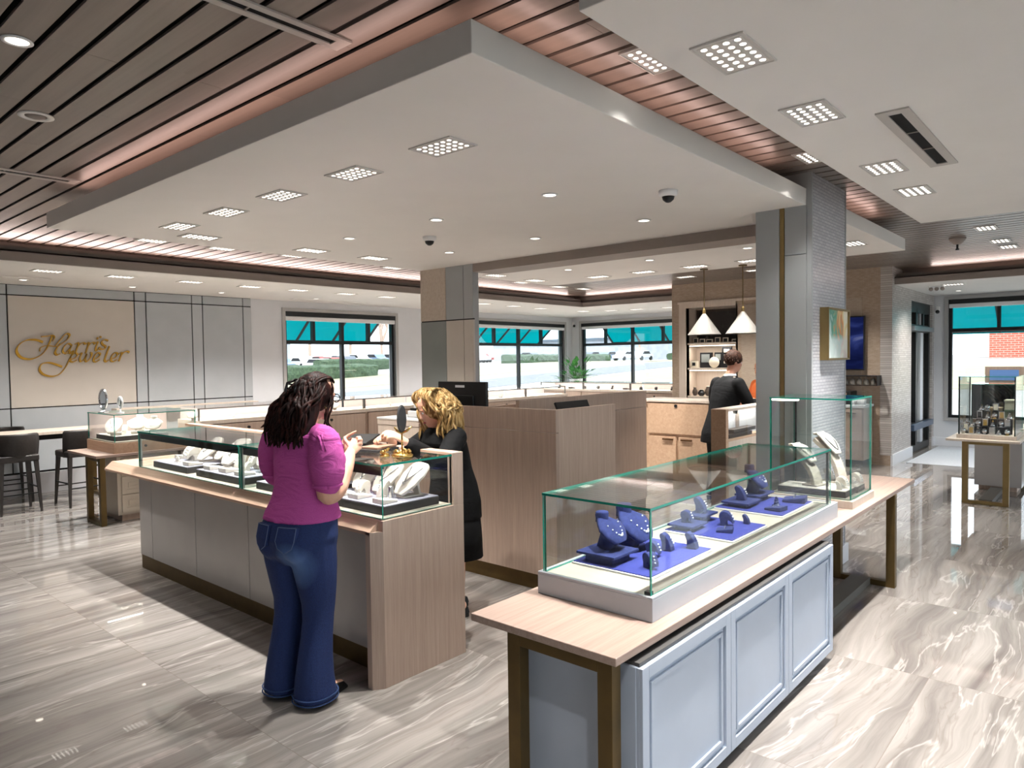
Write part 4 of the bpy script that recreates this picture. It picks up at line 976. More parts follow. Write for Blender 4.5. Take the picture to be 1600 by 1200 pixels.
# tall case
W=M['dispw']; T=M['dispt']
tray(4.915,5.135,1.385,1.83,.777,.04,M['trayd'],M['dispw'],'dark sided cream tray at the left of the tall glass case','tall case trays',.004)
tray(5.155,5.33,1.375,1.66,.777,.04,M['trayd'],M['dispw'],'dark sided cream tray at the right of the tall glass case','tall case trays',.004)
def neck_stand(label,loc,h,rz):
    t=thing('neck_stand',label,'jewelry stand')
    a,w=spl([(.045,0),(.035,h*.22),(.005,h*.48),(-.05,h*.74),(-.115,h*.93),(-.150,h)],[.052,.050,.048,.052,.062,.05]); plaque(MB(),a,w,.006,.03).build('leg',M['dispt'],t,smooth=False,bevel=.004)
    a,w=spl([(.010,h*.66),(-.03,h*.84),(-.075,h*1.0),(-.12,h*1.09),(-.165,h*1.06)],[.030,.062,.066,.052,.036]); plaque(MB(),a,w,.008,.012).build('plaque',M['dispw'],t,smooth=True)
    MB().box(-.055,.055,-.06,.05,0,.012).build('foot',M['dispt'],t,bevel=.003)
    nk=MB(); nk.tube([(-.042,.072,h*1.01),(-.034,.035,h*.90),(-.018,.01,h*.80),(0,-.002,h*.75),(.018,.01,h*.80),(.034,.035,h*.90),(.042,.072,h*1.01)],.0045,6); nk.build('necklace',M['trayd'],t,smooth=True)
    t.location=loc; t.rotation_euler=(0,0,rz)
zz=.777+.0445
neck_stand('cream curved neck stand with dark necklace, left one in the tall glass case',(5.035,1.63,zz),.25,R(-14)); neck_stand('cream curved neck stand, taller right one in the tall glass case',(5.245,1.53,zz),.31,R(-14))
put('curl',W,(5.06,1.45,zz),R(-10),'small cream curved stand at the front of the left tray in the tall case','tall case stands',1.2); put('ring',W,(4.97,1.44,zz),R(15),'small cream earring stand at the front edge of the left tray in the tall case','tall case stands',.8)
put('curl',W,(5.28,1.42,zz),R(-10),'small cream curved stand at the right corner of the tall case','tall case stands',1.2); put('ring',W,(5.30,1.60,zz),R(-10),'small cream earring stand behind the right corner one in the tall case','tall case stands',1.2)
put('finger',W,(5.20,1.41,zz),R(0),'cream ring finger holder between the small stands in the tall case','tall case stands',.9)
# front counter trays
zc=.893
TY=[(5.33,5.93),(4.50,5.18),(3.73,4.32),(2.99,3.60)]; TN=['far left front counter tray','second front counter tray from the left','third front counter tray from the left','near end front counter tray']
rz=-PI/2
for i,(y0,y1) in enumerate(TY):
    tn=TN[i]; tray(2.375,2.775,y0,y1,zc,.045,M['trayd'],M['trayl'] if i<3 else M['trayl'],'charcoal sided '+tn+', grey topped','front counter trays',.003)
    z=zc+.0495; L=y1-y0; rnd=random.Random(i)
    def pp(k,x,v,lab,s=1.0,m=W,dr=0): put(k,m,(x,y1-v*L,z),rz+R(dr),lab+', on the '+tn,'front counter stands',s)
    if i==0:
        pp('pad',2.60,.10,'cream pad at the left end',1.1); pp('finger',2.68,.09,'cream ring fingers in the back left corner',1.1); pp('curl',2.60,.32,'left cream bangle stand',1.7,W,10); pp('curl',2.58,.48,'right cream bangle stand',1.8,W,-8); pp('ramp',2.64,.70,'broad cream necklace ramp',1.2); pp('bust',2.68,.91,'small cream neck bust',.72); pp('finger',2.46,.42,'small ring fingers at the front',.8); pp('pad',2.46,.86,'cream pad at the front',1.05)
    elif i==1:
        pp('ramp',2.64,.12,'tall cream necklace ramp',1.3,W,10); pp('pad',2.46,.16,'left cream pad',1.05); pp('ring',2.58,.38,'cream earring stand',1.5); pp('pad',2.47,.48,'middle cream pad',1.1); pp('curl',2.66,.54,'cream bangle stand',1.8); pp('pad',2.46,.82,'right cream pad',1.0); pp('bust',2.66,.82,'cream neck bust',1.15); pp('ring',2.53,.66,'small cream earring stand',1.0)
    elif i==2:
        pp('curl',2.64,.10,'first cream bangle stand',1.8); pp('curl',2.62,.26,'second cream bangle stand',1.7,W,15); pp('curl',2.66,.42,'third cream bangle stand',1.8,W,-10); pp('pad',2.48,.20,'left cream pad',1.0); pp('pad',2.46,.50,'middle cream pad',1.0); pp('ramp',2.64,.72,'cream necklace ramp',1.3); pp('pad',2.46,.80,'right cream pad',1.05); pp('finger',2.50,.34,'cream ring fingers',.9)
    else:
        pp('ramp',2.63,.20,'left cream necklace ramp',1.12,W,6); pp('ramp',2.64,.50,'middle cream necklace ramp',1.12,W,0); pp('ramp',2.66,.81,'right cream necklace ramp',1.2,W,-6); pp('pad',2.44,.22,'left cream pad',1.05); pp('pad',2.455,.48,'middle cream pad',.95); pp('pad',2.45,.86,'cream pad at the glass corner',.95); pp('curl',2.53,.38,'cream bangle stand in front of the ramps',1.3); pp('ring',2.54,.64,'cream earring stand between the ramps',1.3)
        o=MB().lathe([(.016,z),(.016,z+.075),(.012,z+.078)],(2.52,y1-.80*L,0),20).build('silver_cylinder',M['silver']); tag(o,'shiny silver cylinder stand near the glass corner of the front counter','jewelry stand')
# left side table case
zc=.886
tray(2.93,3.5,8.30,8.85,zc,.05,M['trayd'],M['dispw'],'dark tray with white displays in the case by the bar stools',None)
for k,(kd,x,y,s) in enumerate((('pad',3.02,8.45,1.2),('pad',3.22,8.42,1.2),('ramp',3.05,8.68,1.1),('bust',3.32,8.66,1.2),('ring',3.14,8.60,1.3),('bust',3.42,8.50,1.1),('curl',3.40,8.78,1.3))): put(kd,M['dispw'],(x,y,zc+.055),R(-40),'white jewelry stand in the case by the bar stools, %s from the left'%ORD[k],'white stands by the bar stools',s)
# white/dark pieces on the wall counters
for k in range(12):
    put(['bust','ring','curl','pad'][k%4],M['dispw'],(3.85+.5*k,8.42,1.046),R(-50),'small cream stand inside the left wall counters, %s from the left'%ORD[k],'stands in the left wall counters',.75)
for k in range(10):
    put(['ring','curl','finger','pad'][k%4],M['trayd'],(13.0,7.0+.36*k,1.046),R(-90),'small dark stand inside the far wall counters, %s from the right'%ORD[k],'stands in the far wall counters',1.1)
# ================================================================== ON THE FRONT COUNTER
t=thing('jewelry_box','flat black jewelry box lying on the front counter between the two women','box',(2.95,3.9,1.181)); Mx=Matrix.Rotation(R(45),3,'Z')@Matrix.Rotation(R(0),3,'X')
MB().obox((2.70,3.66,1.196),(.36,.20,.028),Matrix.Rotation(R(38),3,'Z')).build('tray',M['trayd'],t,bevel=.003); MB().obox((2.705,3.665,1.225),(.37,.21,.022),Matrix.Rotation(R(38),3,'Z')@Matrix.Rotation(R(-3),3,'Y')).build('lid',plain('box_black','0d0d0e',.65),t,bevel=.004)
t=thing('ring_tray','brown ring tray with gold rim under the blonde woman\'s hand','tray',(2.67,3.40,1.181))
MB().obox((2.67,3.40,1.190),(.20,.15,.016),Matrix.Rotation(R(12),3,'Z')).build('base',M['trayd'],t,bevel=.003); MB().obox((2.67,3.40,1.206),(.18,.13,.014),Matrix.Rotation(R(12),3,'Z')).build('pad',plain('tray_tan','9a7a66',.7),t,bevel=.003)
t=thing('table_mirror','small oval mirror with dark back on a gold stem and gold base','mirror',(2.60,3.10,1.181))
mb=MB(); mb.lathe([(.060,1.181),(.062,1.188),(.05,1.196),(.02,1.203),(.008,1.212)],(2.60,3.10,0),20)
rnd=random.Random(4)
for k in range(16): a=rnd.uniform(0,6.28); q=rnd.uniform(.02,.05); mb.ball((2.60+q*math.cos(a),3.10+q*math.sin(a),1.197+rnd.uniform(0,.012)),rnd.uniform(.007,.014),8)
mb.build('base',M['goldj'],t,smooth=True); MB().tube([(2.60,3.10,1.205),(2.60,3.10,1.315)],.005,8).build('stem',M['goldj'],t,smooth=True)
Mo=Matrix.Rotation(R(72),3,'Z')@Matrix.Rotation(PI/2,3,'Y')
mb=MB(); el=lambda r: [(2.60,3.10,1.39)]
rings=[]
ax=Vector((math.cos(R(12)),math.sin(R(12)),0)); nz=Vector((math.cos(R(102)),math.sin(R(102)),0))
def oval(rw,rh,o,zc_=1.392): return [Vector((2.60,3.10,zc_))+ax*rw*math.cos(a)+Vector((0,0,1))*rh*math.sin(a)+nz*o for a in[2*PI*k/32 for k in range(32)]]
MB().loft([oval(.036,.074,-.006),oval(.041,.080,-.002),oval(.041,.080,.002),oval(.038,.077,.006)]).build('mirror_back',plain('mirror_dark','2b2b2d',.6),t,smooth=False)
MB().loft([oval(.036,.074,.0055),oval(.036,.074,.0075)]).build('mirror_glass',plain('mirror_silver','dfe3e6',.03,1),t)
MB().tube([(2.60,3.10,1.312),(2.615,3.075,1.325),(2.63,3.05,1.35)],[.006,.008,.004],8).build('arm',M['goldj'],t,smooth=True)
MB().tube([(2.60,3.10,1.312),(2.585,3.125,1.325),(2.578,3.14,1.345)],[.006,.008,.004],8).build('arm',M['goldj'],t,smooth=True)
t=thing('gold_ornament','gold jewelry ornament on the glass beside the oval mirror','ornament',(2.53,3.16,1.181)); mb=MB(); mb.lathe([(.03,1.181),(.028,1.189),(.01,1.193)],(2.53,3.17,0),14)
for k in range(9): a=k*.7; mb.ball((2.53+.02*math.cos(a),3.17+.02*math.sin(a),1.19+.004*k),.009,8)
mb.build('cluster',M['goldj'],t,smooth=True)
t=thing('vanity_mirror','round chrome mirror on the glass case near the bar stools','mirror',(2.98,8.75,1.185))
MB().tube([(2.98+.0,8.75+.11*math.cos(a),1.215+.115+.11*math.sin(a)) for a in[2*PI*k/28 for k in range(29)]],.014,8).build('ring',M['silver'],t,smooth=True); MB().lathe([(.10,-.004),(.10,.004)],(2.98,8.75,1.33),28,0,Matrix.Rotation(PI/2,3,'Y')).build('mirror_glass',plain('mirror_silver2','dfe3e6',.03,1),t)
MB().lathe([(.06,1.185),(.055,1.195),(.012,1.2),(.010,1.225)],(2.98,8.75,0),20).build('foot',M['silver'],t,smooth=True)
t=thing('vanity_mirror','small white framed mirror beside the chrome one near the bar stools','mirror',(3.05,8.45,1.185))
MB().tube([(3.05,8.45+.06*math.cos(a),1.30+.06*math.sin(a)) for a in[2*PI*k/24 for k in range(25)]],.012,8).build('ring',M['white'],t,smooth=True); MB().lathe([(.055,-.003),(.055,.003)],(3.05,8.45,1.30),24,0,Matrix.Rotation(PI/2,3,'Y')).build('mirror_glass',plain('mirror_silver3','dfe3e6',.03,1),t); MB().lathe([(.04,1.185),(.036,1.193),(.008,1.197),(.007,1.235)],(3.05,8.45,0),16).build('foot',M['white'],t,smooth=True)
# ================================================================== NICHE, LAMPS, TV, ART
def shelf(z,lab): tag(bx(12.02,12.41,5.21,6.15,z-.025,z).build('shelf',M['woodlt']),lab,'shelf')
shelf(1.975,'upper pale shelf in the wall niche'); shelf(1.52,'middle pale shelf in the wall niche'); shelf(1.0,'lowest pale shelf in the wall niche')
for z in (1.92,1.47): bx(12.05,12.07,5.25,6.12,z,z+.01).build('shelf_light',M['ledw']); 
for o in [o for o in bpy.data.objects if o.name.startswith('shelf_light')]: tag(o,('upper' if o.location.z>1.7 else 'lower')+' light strip under a niche shelf','led strip')
arealamp('shelf_strip',(12.08,5.68,1.915),.03,.85,4,(0,0,0)); arealamp('shelf_strip',(12.08,5.68,1.465),.03,.85,4,(0,0,0))
t=thing('wall_picture','dark picture of grey leaves filling the top of the niche','picture',(12.4,5.68,1.98)); bx(12.395,12.42,5.22,6.14,2.0,2.60).build('frame',plain('frame_brown','35251d',.5),t)
nt_=NT('leaf_print'); n=nt_.n('TexVoronoi',{'Vector':nt_.coord((9,9,5)),'Scale':1.0}); nn=nt_.n('TexNoise',{'Vector':nt_.coord((3,3,3)),'Scale':1.0}); f=nt_.math('MULTIPLY',nt_.math('SUBTRACT',nn.outputs[0],.35,clamp=True),3,clamp=True)
nt_.bsdf(Base_Color=nt_.mix(nt_.math('MULTIPLY',f,nt_.ramp(n.outputs[0],[(.1,(1,1,1,1)),(.35,(0,0,0,1))])),lin('1d1512'),lin('5d5a55')),Roughness=.5)
bx(12.388,12.395,5.26,6.10,2.04,2.56).build('print',nt_.mat,t)
BK=plain('decor_black','17181b',.35); CR=plain('decor_cream','e6dcc8',.5)
def decor(name,label,cat,mb,m,extra=None,**k):
    if extra:
        t=thing(name,label,cat,tuple(mb.v[0])); mb.build('body',m,t,**k); extra[0].build(extra[1],extra[2],t,**(extra[3] if len(extra)>3 else {})); return t
    return tag(mb.build(name,m,**k),label,cat)
for k,(y,h,w) in enumerate(((6.05,.10,.09),(5.92,.08,.10),(5.78,.07,.12),(5.62,.10,.10),(5.47,.09,.10),(5.30,.06,.10))):
    decor('photo_frame',['first','second','third','fourth','fifth','sixth'][k]+' small cream frame from the left on the upper niche shelf','frame',MB().box(12.16,12.18,y-w/2,y+w/2,1.976,1.976+h),CR,(bx(12.152,12.16,y-w/2+.015,y+w/2-.015,1.99,1.976+h-.015),'picture',BK))
decor('picture_box','black display box with grey picture on the middle niche shelf, leftmost','box',bx(12.15,12.22,5.74,5.96,1.521,1.80),BK,(bx(12.142,12.15,5.77,5.93,1.62,1.77),'picture',M['greydk']))
decor('picture_box','small black display box behind the cream dish on the middle niche shelf','box',bx(12.2,12.26,5.56,5.70,1.521,1.80),BK,(bx(12.192,12.2,5.58,5.68,1.66,1.77),'picture',M['greydk']))
decor('picture_tower','tall black frame with three pale pictures on the middle niche shelf','frame',bx(12.12,12.16,5.34,5.52,1.521,1.90),BK,(MB().box(12.112,12.12,5.38,5.48,1.80,1.86).box(12.112,12.12,5.38,5.48,1.70,1.76).box(12.112,12.12,5.38,5.48,1.60,1.66),'pictures',CR))
decor('decor_dish','round cream dish standing on the middle niche shelf','dish',MB().lathe([(.095,-.012),(.10,0),(.09,.012)],(12.1,5.66,1.621),24,0,Matrix.Rotation(PI/2,3,'Y')),CR,smooth=True)
decor('decor_cube','white cube with dark opening on the middle niche shelf','ornament',bx(12.1,12.2,6.0,6.12,1.521,1.65),CR,(bx(12.092,12.1,6.03,6.09,1.56,1.62),'opening',BK))
for k,(y,r,h) in enumerate(((6.06,.05,.16),(5.93,.07,.12),(5.80,.06,.18),(5.66,.07,.14),(5.52,.06,.17),(5.38,.05,.12))):
    decor('decor_vase',ORD[k]+' dark vase from the left on the lowest niche shelf','vase',MB().lathe([(r*.5,1.001),(r,1.001+h*.35),(r*.9,1.001+h*.6),(r*.45,1.001+h*.85),(r*.6,1.001+h)],(12.14,y,0),16),BK if k%2 else plain('vase_bronze','4a4038',.3),(MB().lathe([(r*.62,1.0+h*.98),(r*.62,1.0+h*1.02)],(12.14,y,0),16),'rim',CR),smooth=True)
def pendant(x,y,label):
    t=thing('pendant_lamp',label,'pendant lamp',(x,y,2.0))
    MB().lathe([(.205,2.005),(.207,2.0),(.020,2.265),(.012,2.268),(.010,2.255),(.195,2.008)],(x,y,0),32).build('lamp_shade',LSH,t,smooth=False)
    MB().lathe([(.02,2.262),(.02,2.31),(.012,2.33)],(x,y,0),12).build('socket',M['brassd'],t); MB().tube([(x,y,2.32),(x,y,2.82)],.006,8).build('rod',M['brassd'],t); MB().lathe([(.05,2.815),(.05,2.83)],(x,y,0),16).build('canopy',M['brassd'],t); MB().ball((x,y,2.12),.035,12).build('bulb',M['white'],t,smooth=True)
LSH=plain('shade_linen','5d5954',.75)
pendant(8.335,4.03,'left white cone pendant lamp before the shelf niche'); pendant(8.335,3.525,'right white cone pendant lamp, beside the grey column')
nt_=NT('tv_picture'); n=nt_.n('TexNoise',{'Vector':nt_.coord((1.5,1.3,2.6)),'Scale':1.0,'Detail':5.0,'Distortion':1.5}); c_=nt_.ramp(n.outputs[0],[(.3,lin('0b0f2e')),(.5,lin('1a2354')),(.62,lin('34407c')),(.75,lin('8d93b8'))]); e=nt_.n('Emission',{'Color':c_,'Strength':.75}); nt_.t.links.new(e.outputs[0],nt_.out.inputs[0])
t=thing('television','dark blue wall television to the right of the grey column','television',(11.93,3.75,1.48)); bx(11.90,11.95,3.08,4.50,1.48,2.33).build('case',BK,t,bevel=.006); bx(11.895,11.90,3.10,4.48,1.50,2.31).build('screen',nt_.mat,t); bx(11.95,11.983,3.6,4.0,1.75,2.05).build('bracket',BK,t)
nt_=NT('painting'); n=nt_.n('TexNoise',{'Vector':nt_.coord((5,1,3.2)),'Scale':1.0,'Detail':2.0,'Distortion':2.2}); sp=nt_.n('SeparateXYZ',{0:nt_.n('TexCoord').outputs['Generated']})
f=nt_.math('ADD',nt_.math('MULTIPLY',n.outputs[0],.7),nt_.math('MULTIPLY',nt_.math('ADD',sp.outputs[0],nt_.math('MULTIPLY',sp.outputs[2],.4)),.35))
c_=nt_.ramp(f,[(.30,lin('e6e8e2')),(.42,lin('b9d3cc')),(.50,lin('3f8d76')),(.57,lin('6fae8f')),(.63,lin('d9803a')),(.70,lin('e8d59a')),(.8,lin('f0ead6'))]); low=nt_.ramp(sp.outputs[2],[(.38,(1,1,1,1)),(.5,(0,0,0,1))]); c_=nt_.mix(nt_.math('MULTIPLY',low,.7),c_,lin('dfe5e6')); nt_.bsdf(Base_Color=c_,Roughness=.4)
t=thing('framed_painting','gold framed abstract green and orange painting on the mosaic column','painting',(5.87,1.74,1.68))
MB().box(5.60,5.615,1.70,1.765,1.683,2.085).box(6.13,6.145,1.70,1.765,1.683,2.085).box(5.615,6.13,1.70,1.765,1.683,1.698).box(5.615,6.13,1.70,1.765,2.07,2.085).build('frame',M['brass'],t); bx(5.615,6.13,1.715,1.765,1.698,2.07).build('canvas',nt_.mat,t)
# coffee corner
t=thing('coffee_counter','brown cabinet with pale top under the television','cabinet',(11.7,3.6,0))
bx(11.48,11.965,2.98,4.4,.12,.92).build('carcass',M['woodd'],t); bx(11.45,11.965,2.96,4.42,.92,.955).build('top',M['paintw'],t); bx(11.52,11.96,3.0,4.38,0,.12).build('kick',M['dark'],t)
for a,b in ((3.0,3.67),(3.69,4.38)): d=bx(11.455,11.48,a,b,.14,.90).build('door',M['woodd'],t,bevel=.003); bx(11.435,11.455,a+.08,a+.22,.83,.845).build('handle',M['silver'],d)
t=thing('coffee_machine','black coffee machine on the counter below the television','coffee machine',(11.75,3.4,.955)); bx(11.6,11.95,3.2,3.65,.955,1.16).build('body',BK,t,bevel=.01); bx(11.59,11.6,3.25,3.6,1.08,1.14).build('panel',M['silver'],t); bx(11.5,11.6,3.25,3.6,.955,.98).build('drip_tray',M['silver'],t)
for k in range(3): decor('mug',ORD[k]+' white mug from the right beside the black coffee machine','mug',MB().lathe([(.035,.956),(.04,1.04),(.034,1.04),(.03,.965)],(11.62,3.02+.065*k,0),14),M['white'],smooth=True)
t=thing('glass_rack','black hanging rack of upturned glasses below the television','rack',(11.9,3.1,1.25)); MB().box(11.75,11.985,2.86,3.45,1.385,1.40).box(11.75,11.765,2.86,3.45,1.245,1.255).box(11.75,11.985,2.86,2.872,1.245,1.385).box(11.75,11.985,3.438,3.45,1.245,1.385).build('shelf',BK,t)
for k in range(5): decor('drinking_glass',ORD[k]+' glass from the right in the black hanging rack','glass',MB().lathe([(.04,1.257),(.042,1.30),(.03,1.345),(.006,1.352),(.006,1.372),(.03,1.375)],(11.84,2.94+.10*k,0),14),plain('smoky_glass','a9a49c',.1,.3),smooth=True)
# plant
t=thing('potted_plant','green leafy plant in a pale pot in the far window corner','plant',(14.45,10.45,1.0))
MB().lathe([(.11,1.0),(.15,1.02),(.165,1.22),(.155,1.22),(.14,1.10)],(14.45,10.45,0),20).build('pot',M['white'],t,smooth=True)
rnd=random.Random(8); lf=MB(); stm=MB()
for k in range(46):
    a=rnd.uniform(0,6.28); el=rnd.uniform(.15,1.35); L=rnd.uniform(.28,.6); b0=Vector((14.45,10.45,1.15)); d=Vector((math.cos(a)*math.cos(el),math.sin(a)*math.cos(el),math.sin(el))); tip=b0+d*L+Vector((0,0,-.05*math.cos(el)))
    stm.tube([b0,b0+d*L*.5+Vector((0,0,.03)),tip],[.006,.005,.003],5); s=d.cross(Vector((0,0,1))).normalized(); l=rnd.uniform(.13,.2); up=s.cross(d)
    lf.loft([[tip-d*.02+s*.004+up*.003,tip-d*.02-s*.004+up*.003,tip-d*.02-s*.004-up*.003,tip-d*.02+s*.004-up*.003],[tip+d*l*.35+s*.055+up*.004,tip+d*l*.35-s*.055+up*.004,tip+d*l*.35-s*.055-up*.002,tip+d*l*.35+s*.055-up*.002],[tip+d*l+s*.003-up*.03,tip+d*l-s*.003-up*.03,tip+d*l-s*.003-up*.034,tip+d*l+s*.003-up*.034]])
lf.build('leaves',noisy('leaf_green','2f7a33','58a84a',(20,20,20),.5),t); stm.build('stems',plain('stem_green','3c6a2f',.6),t)
t=thing('plant_stand','white plinth under the corner plant','plinth',(14.45,10.45,0)); bx(14.2,14.7,10.2,10.7,0,.96).build('body',M['paintw'],t); bx(14.18,14.72,10.18,10.72,.96,1.0).build('top',M['white'],t)
# gifts in the entrance case
rnd=random.Random(21); GK=[M['silver'],plain('gift_black','1d1b1b',.3),CR,M['goldj'],plain('gift_bronze','6b5b4b',.3,.6)]
n=0
for k in range(26):
    row=k//7; x=9.56+.08*row+rnd.uniform(-.01,.01); y=1.41-.068*(k%7)+rnd.uniform(-.008,.008); zb=.796+.085*row*(1 if k%7>1 else .3); m=GK[rnd.randrange(5)]
    lab='silver gift in the entrance case, %s row, %s from the left'%(ORD[row],ORD[k%7])
    if zb>.80:
        ped=bx(x-.032,x+.032,y-.03,y+.03,.796,zb).build('pedestal',GK[1]); tag(ped,'dark block under the gift in the %s row, %s from the left, entrance case'%(ORD[row],ORD[k%7]),'pedestal','gift pedestals'); 
    kind=k%3
    t=thing('gift_ornament',lab.replace('silver',['round','framed','bell shaped'][kind]),'ornament',(x,y,zb),'entrance gifts')
    if kind==0: MB().ball((x,y,zb+.042),.028,12).build('ball',M['silver'],t,smooth=True); MB().lathe([(.022,zb),(.018,zb+.012),(.008,zb+.018)],(x,y,0),12).build('foot',m,t)
    elif kind==1: MB().obox((x,y,zb+.045),(.010,.054,.088),Matrix.Rotation(R(-8),3,'Y')).build('frame',M['silver'],t,bevel=.003); MB().obox((x-.008,y,zb+.045),(.002,.036,.066),Matrix.Rotation(R(-8),3,'Y')).build('picture',m,t)
    else: MB().lathe([(.028,zb),(.026,zb+.02),(.012,zb+.05),(.006,zb+.06)],(x,y,0),14).build('bell',M['silver'],t,smooth=True); MB().ball((x,y,zb+.066),.010,8).build('knob',m,t,smooth=True)
for k,(y,z,h,m) in enumerate(((1.05,.80,.12,CR),(1.05,.92,.10,plain('box_green','8a9a86',.6)),(1.25,.80,.24,plain('box_tan','a58d74',.6)),(1.05,1.02,.12,CR))):
    decor('gift_box',['lowest cream','green','tall tan','topmost cream'][k]+' gift box in the second entrance case','box',bx(10.55,10.75,y-.08,y+.08,z+.001,z+h),m,(bx(10.545,10.755,y-.085,y+.085,z+h-.02,z+h-.002),'lid',m))
t=thing('tablet_sign','wood framed blue screen sign on top of the second entrance case','sign',(10.7,1.1,1.34)); MB().box(10.66,10.69,.95,1.35,1.342,1.55).build('frame',M['woodd'],t); bx(10.655,10.66,1.0,1.3,1.38,1.51).build('screen',emit('sign_blue','6f93c8',.8),t)
# ================================================================== PEOPLE
def skinmat(name,c1,c2):
    t=NT(name); co=t.coord((14,14,14)); n=t.n('TexNoise',{'Vector':co,'Scale':1.0,'Detail':3.0}); col=t.ramp(n.outputs[0],[(.3,lin(c1)),(.7,lin(c2))])
    t.bsdf(Base_Color=col,Roughness=.5,Subsurface_Weight=.08,Subsurface_Radius=(.01,.004,.002)); return t.mat
def cloth(name,c1,c2,sc=9,st=.5,dist=.02,rough=.85):
    t=NT(name); co=t.coord((sc*.6,sc*.6,sc*1.6)); n=t.n('TexNoise',{'Vector':co,'Scale':1.0,'Detail':3.0,'Distortion':1.2})
    co2=t.coord((300,300,300)); n2=t.n('TexNoise',{'Vector':co2,'Scale':1.0}); 
    col=t.ramp(n2.outputs[0],[(.3,lin(c1)),(.7,lin(c2))]); b=t.bsdf(Base_Color=col,Roughness=rough,Specular_IOR_Level=.25)
    bp=t.n('Bump',{'Height':n.outputs[0],'Strength':st,'Distance':dist}); t.t.links.new(bp.outputs[0],b.inputs['Normal']); return t.mat
def hairmat(name,c1,c2,c3):
    t=NT(name); tc=t.n('TexCoord'); n=t.n('TexNoise',{'Vector':t.coord((60,60,9)),'Scale':1.0,'Detail':4.0}); col=t.ramp(n.outputs[0],[(.3,lin(c1)),(.5,lin(c2)),(.72,lin(c3))])
    b=t.bsdf(Base_Color=col,Roughness=.6,Specular_IOR_Level=.12); bp=t.n('Bump',{'Height':n.outputs[0],'Strength':.5,'Distance':.01}); t.t.links.new(bp.outputs[0],b.inputs['Normal']); return t.mat
def denim():
    t=NT('denim'); tc=t.n('TexCoord'); sp=t.n('SeparateXYZ',{0:tc.outputs['Object']})
    n2=t.n('TexNoise',{'Vector':t.coord((260,260,260)),'Scale':1.0}); n1=t.n('TexNoise',{'Vector':t.coord((9,9,5)),'Scale':1.0,'Detail':3.0})
    base=t.ramp(n2.outputs[0],[(.3,lin('14244f')),(.7,lin('1e3468'))])
    # worn, faded patch on the seat and back of the thighs
    dz=t.math('SUBTRACT',sp.outputs[2],.72); dy=t.math('ADD',sp.outputs[1],.09); dx=t.math('ADD',sp.outputs[0],.16)
    d=t.math('ADD',t.math('ADD',t.math('MULTIPLY',t.math('MULTIPLY',dz,dz),55),t.math('MULTIPLY',t.math('MULTIPLY',dy,dy),75)),t.math('MULTIPLY',t.math('MULTIPLY',dx,dx),25))
    f=t.math('MULTIPLY',t.math('SUBTRACT',1.0,d,clamp=True),t.math('MULTIPLY',n1.outputs[0],1.3),clamp=True)
    col=t.mix(f,base,lin('5c7bb0')); b=t.bsdf(Base_Color=col,Roughness=.85)
    bp=t.n('Bump',{'Height':n1.outputs[0],'Strength':.5,'Distance':.02}); t.t.links.new(bp.outputs[0],b.inputs['Normal']); return t.mat
REM=lambda v,it=4:[('REMESH',dict(mode='VOXEL',voxel_size=v,use_smooth_shade=True)),('SMOOTH',dict(factor=.5,iterations=it))]
def ring(c,rx,ry,n=20,yaw=0,p=2.3,tilt=0):
    out=[]
    for k in range(n):
        a=2*PI*k/n; u=math.copysign(abs(math.cos(a))**(2/p),math.cos(a))*rx; v=math.copysign(abs(math.sin(a))**(2/p),math.sin(a))*ry
        x=u*math.cos(yaw)-v*math.sin(yaw); y=u*math.sin(yaw)+v*math.cos(yaw)
        out.append(Vector((c[0]+x,c[1]+y,c[2]+x*tilt)))
    return out
def limb(mb,pts,rs,n=12):
    # resample for smooth joints
    P=[Vector(p) for p in pts]; Q=[];W=[]
    for i in range(len(P)-1):
        p0=P[max(i-1,0)];p1=P[i];p2=P[i+1];p3=P[min(i+2,len(P)-1)]
        for k in range(4):
            s=k/4; Q.append(.5*((2*p1)+(p2-p0)*s+(2*p0-5*p1+4*p2-p3)*s*s+(3*p1-p0-3*p2+p3)*s**3)); W.append(rs[i]*(1-s)+rs[i+1]*s)
    Q.append(P[-1]);W.append(rs[-1]); mb.tube(Q,W,n)
    mb.ball(Q[0],W[0],n); mb.ball(Q[-1],W[-1],n)
def hand(mb,W,d,n,s,curl=35,scale=1.0,spread=.02):
    W=Vector(W);d=Vector(d).normalized();n=Vector(n);n=(n-d*n.dot(d)).normalized();s0=d.cross(n);s=s0 if s0.dot(Vector(s))>0 else -s0
    k=scale; rings=[]
    for t,w,h in((-.02,.024,.019),(.0,.027,.018),(.035,.036,.017),(.07,.040,.015),(.092,.038,.012)):
        c=W+d*t*k; rings.append([c+(s*w*math.cos(a)+n*h*math.sin(a))*k for a in[2*PI*q/14 for q in range(14)]])
    mb.loft(rings)
    for off,L,cc in((.029,.070,1.0),(.0105,.079,.95),(-.009,.073,1.05),(-.028,.056,1.2)):
        p=W+(d*.088+s*off)*k; dirv=(d+s*off*2.2).normalized(); ang=0; pts=[p]
        for j,seg in enumerate((.45,.31,.24)):
            ang+=R(curl)*cc*(.6,1.0,.7)[j]; v=dirv*math.cos(ang)+n*math.sin(ang); p=p+v*L*seg*k; pts.append(p)
        limb(mb,pts,[.0092*k,.0085*k,.0078*k,.0066*k],8)
    p=W+(d*.022+s*.026)*k; v1=(d*.55+s*.62+n*.35).normalized(); v2=(d*.85+s*.22+n*.45).normalized()
    limb(mb,[p,p+v1*.038*k,p+v1*.038*k+v2*.032*k,p+v1*.038*k+v2*.055*k],[.0125*k,.0105*k,.0095*k,.0075*k],8)
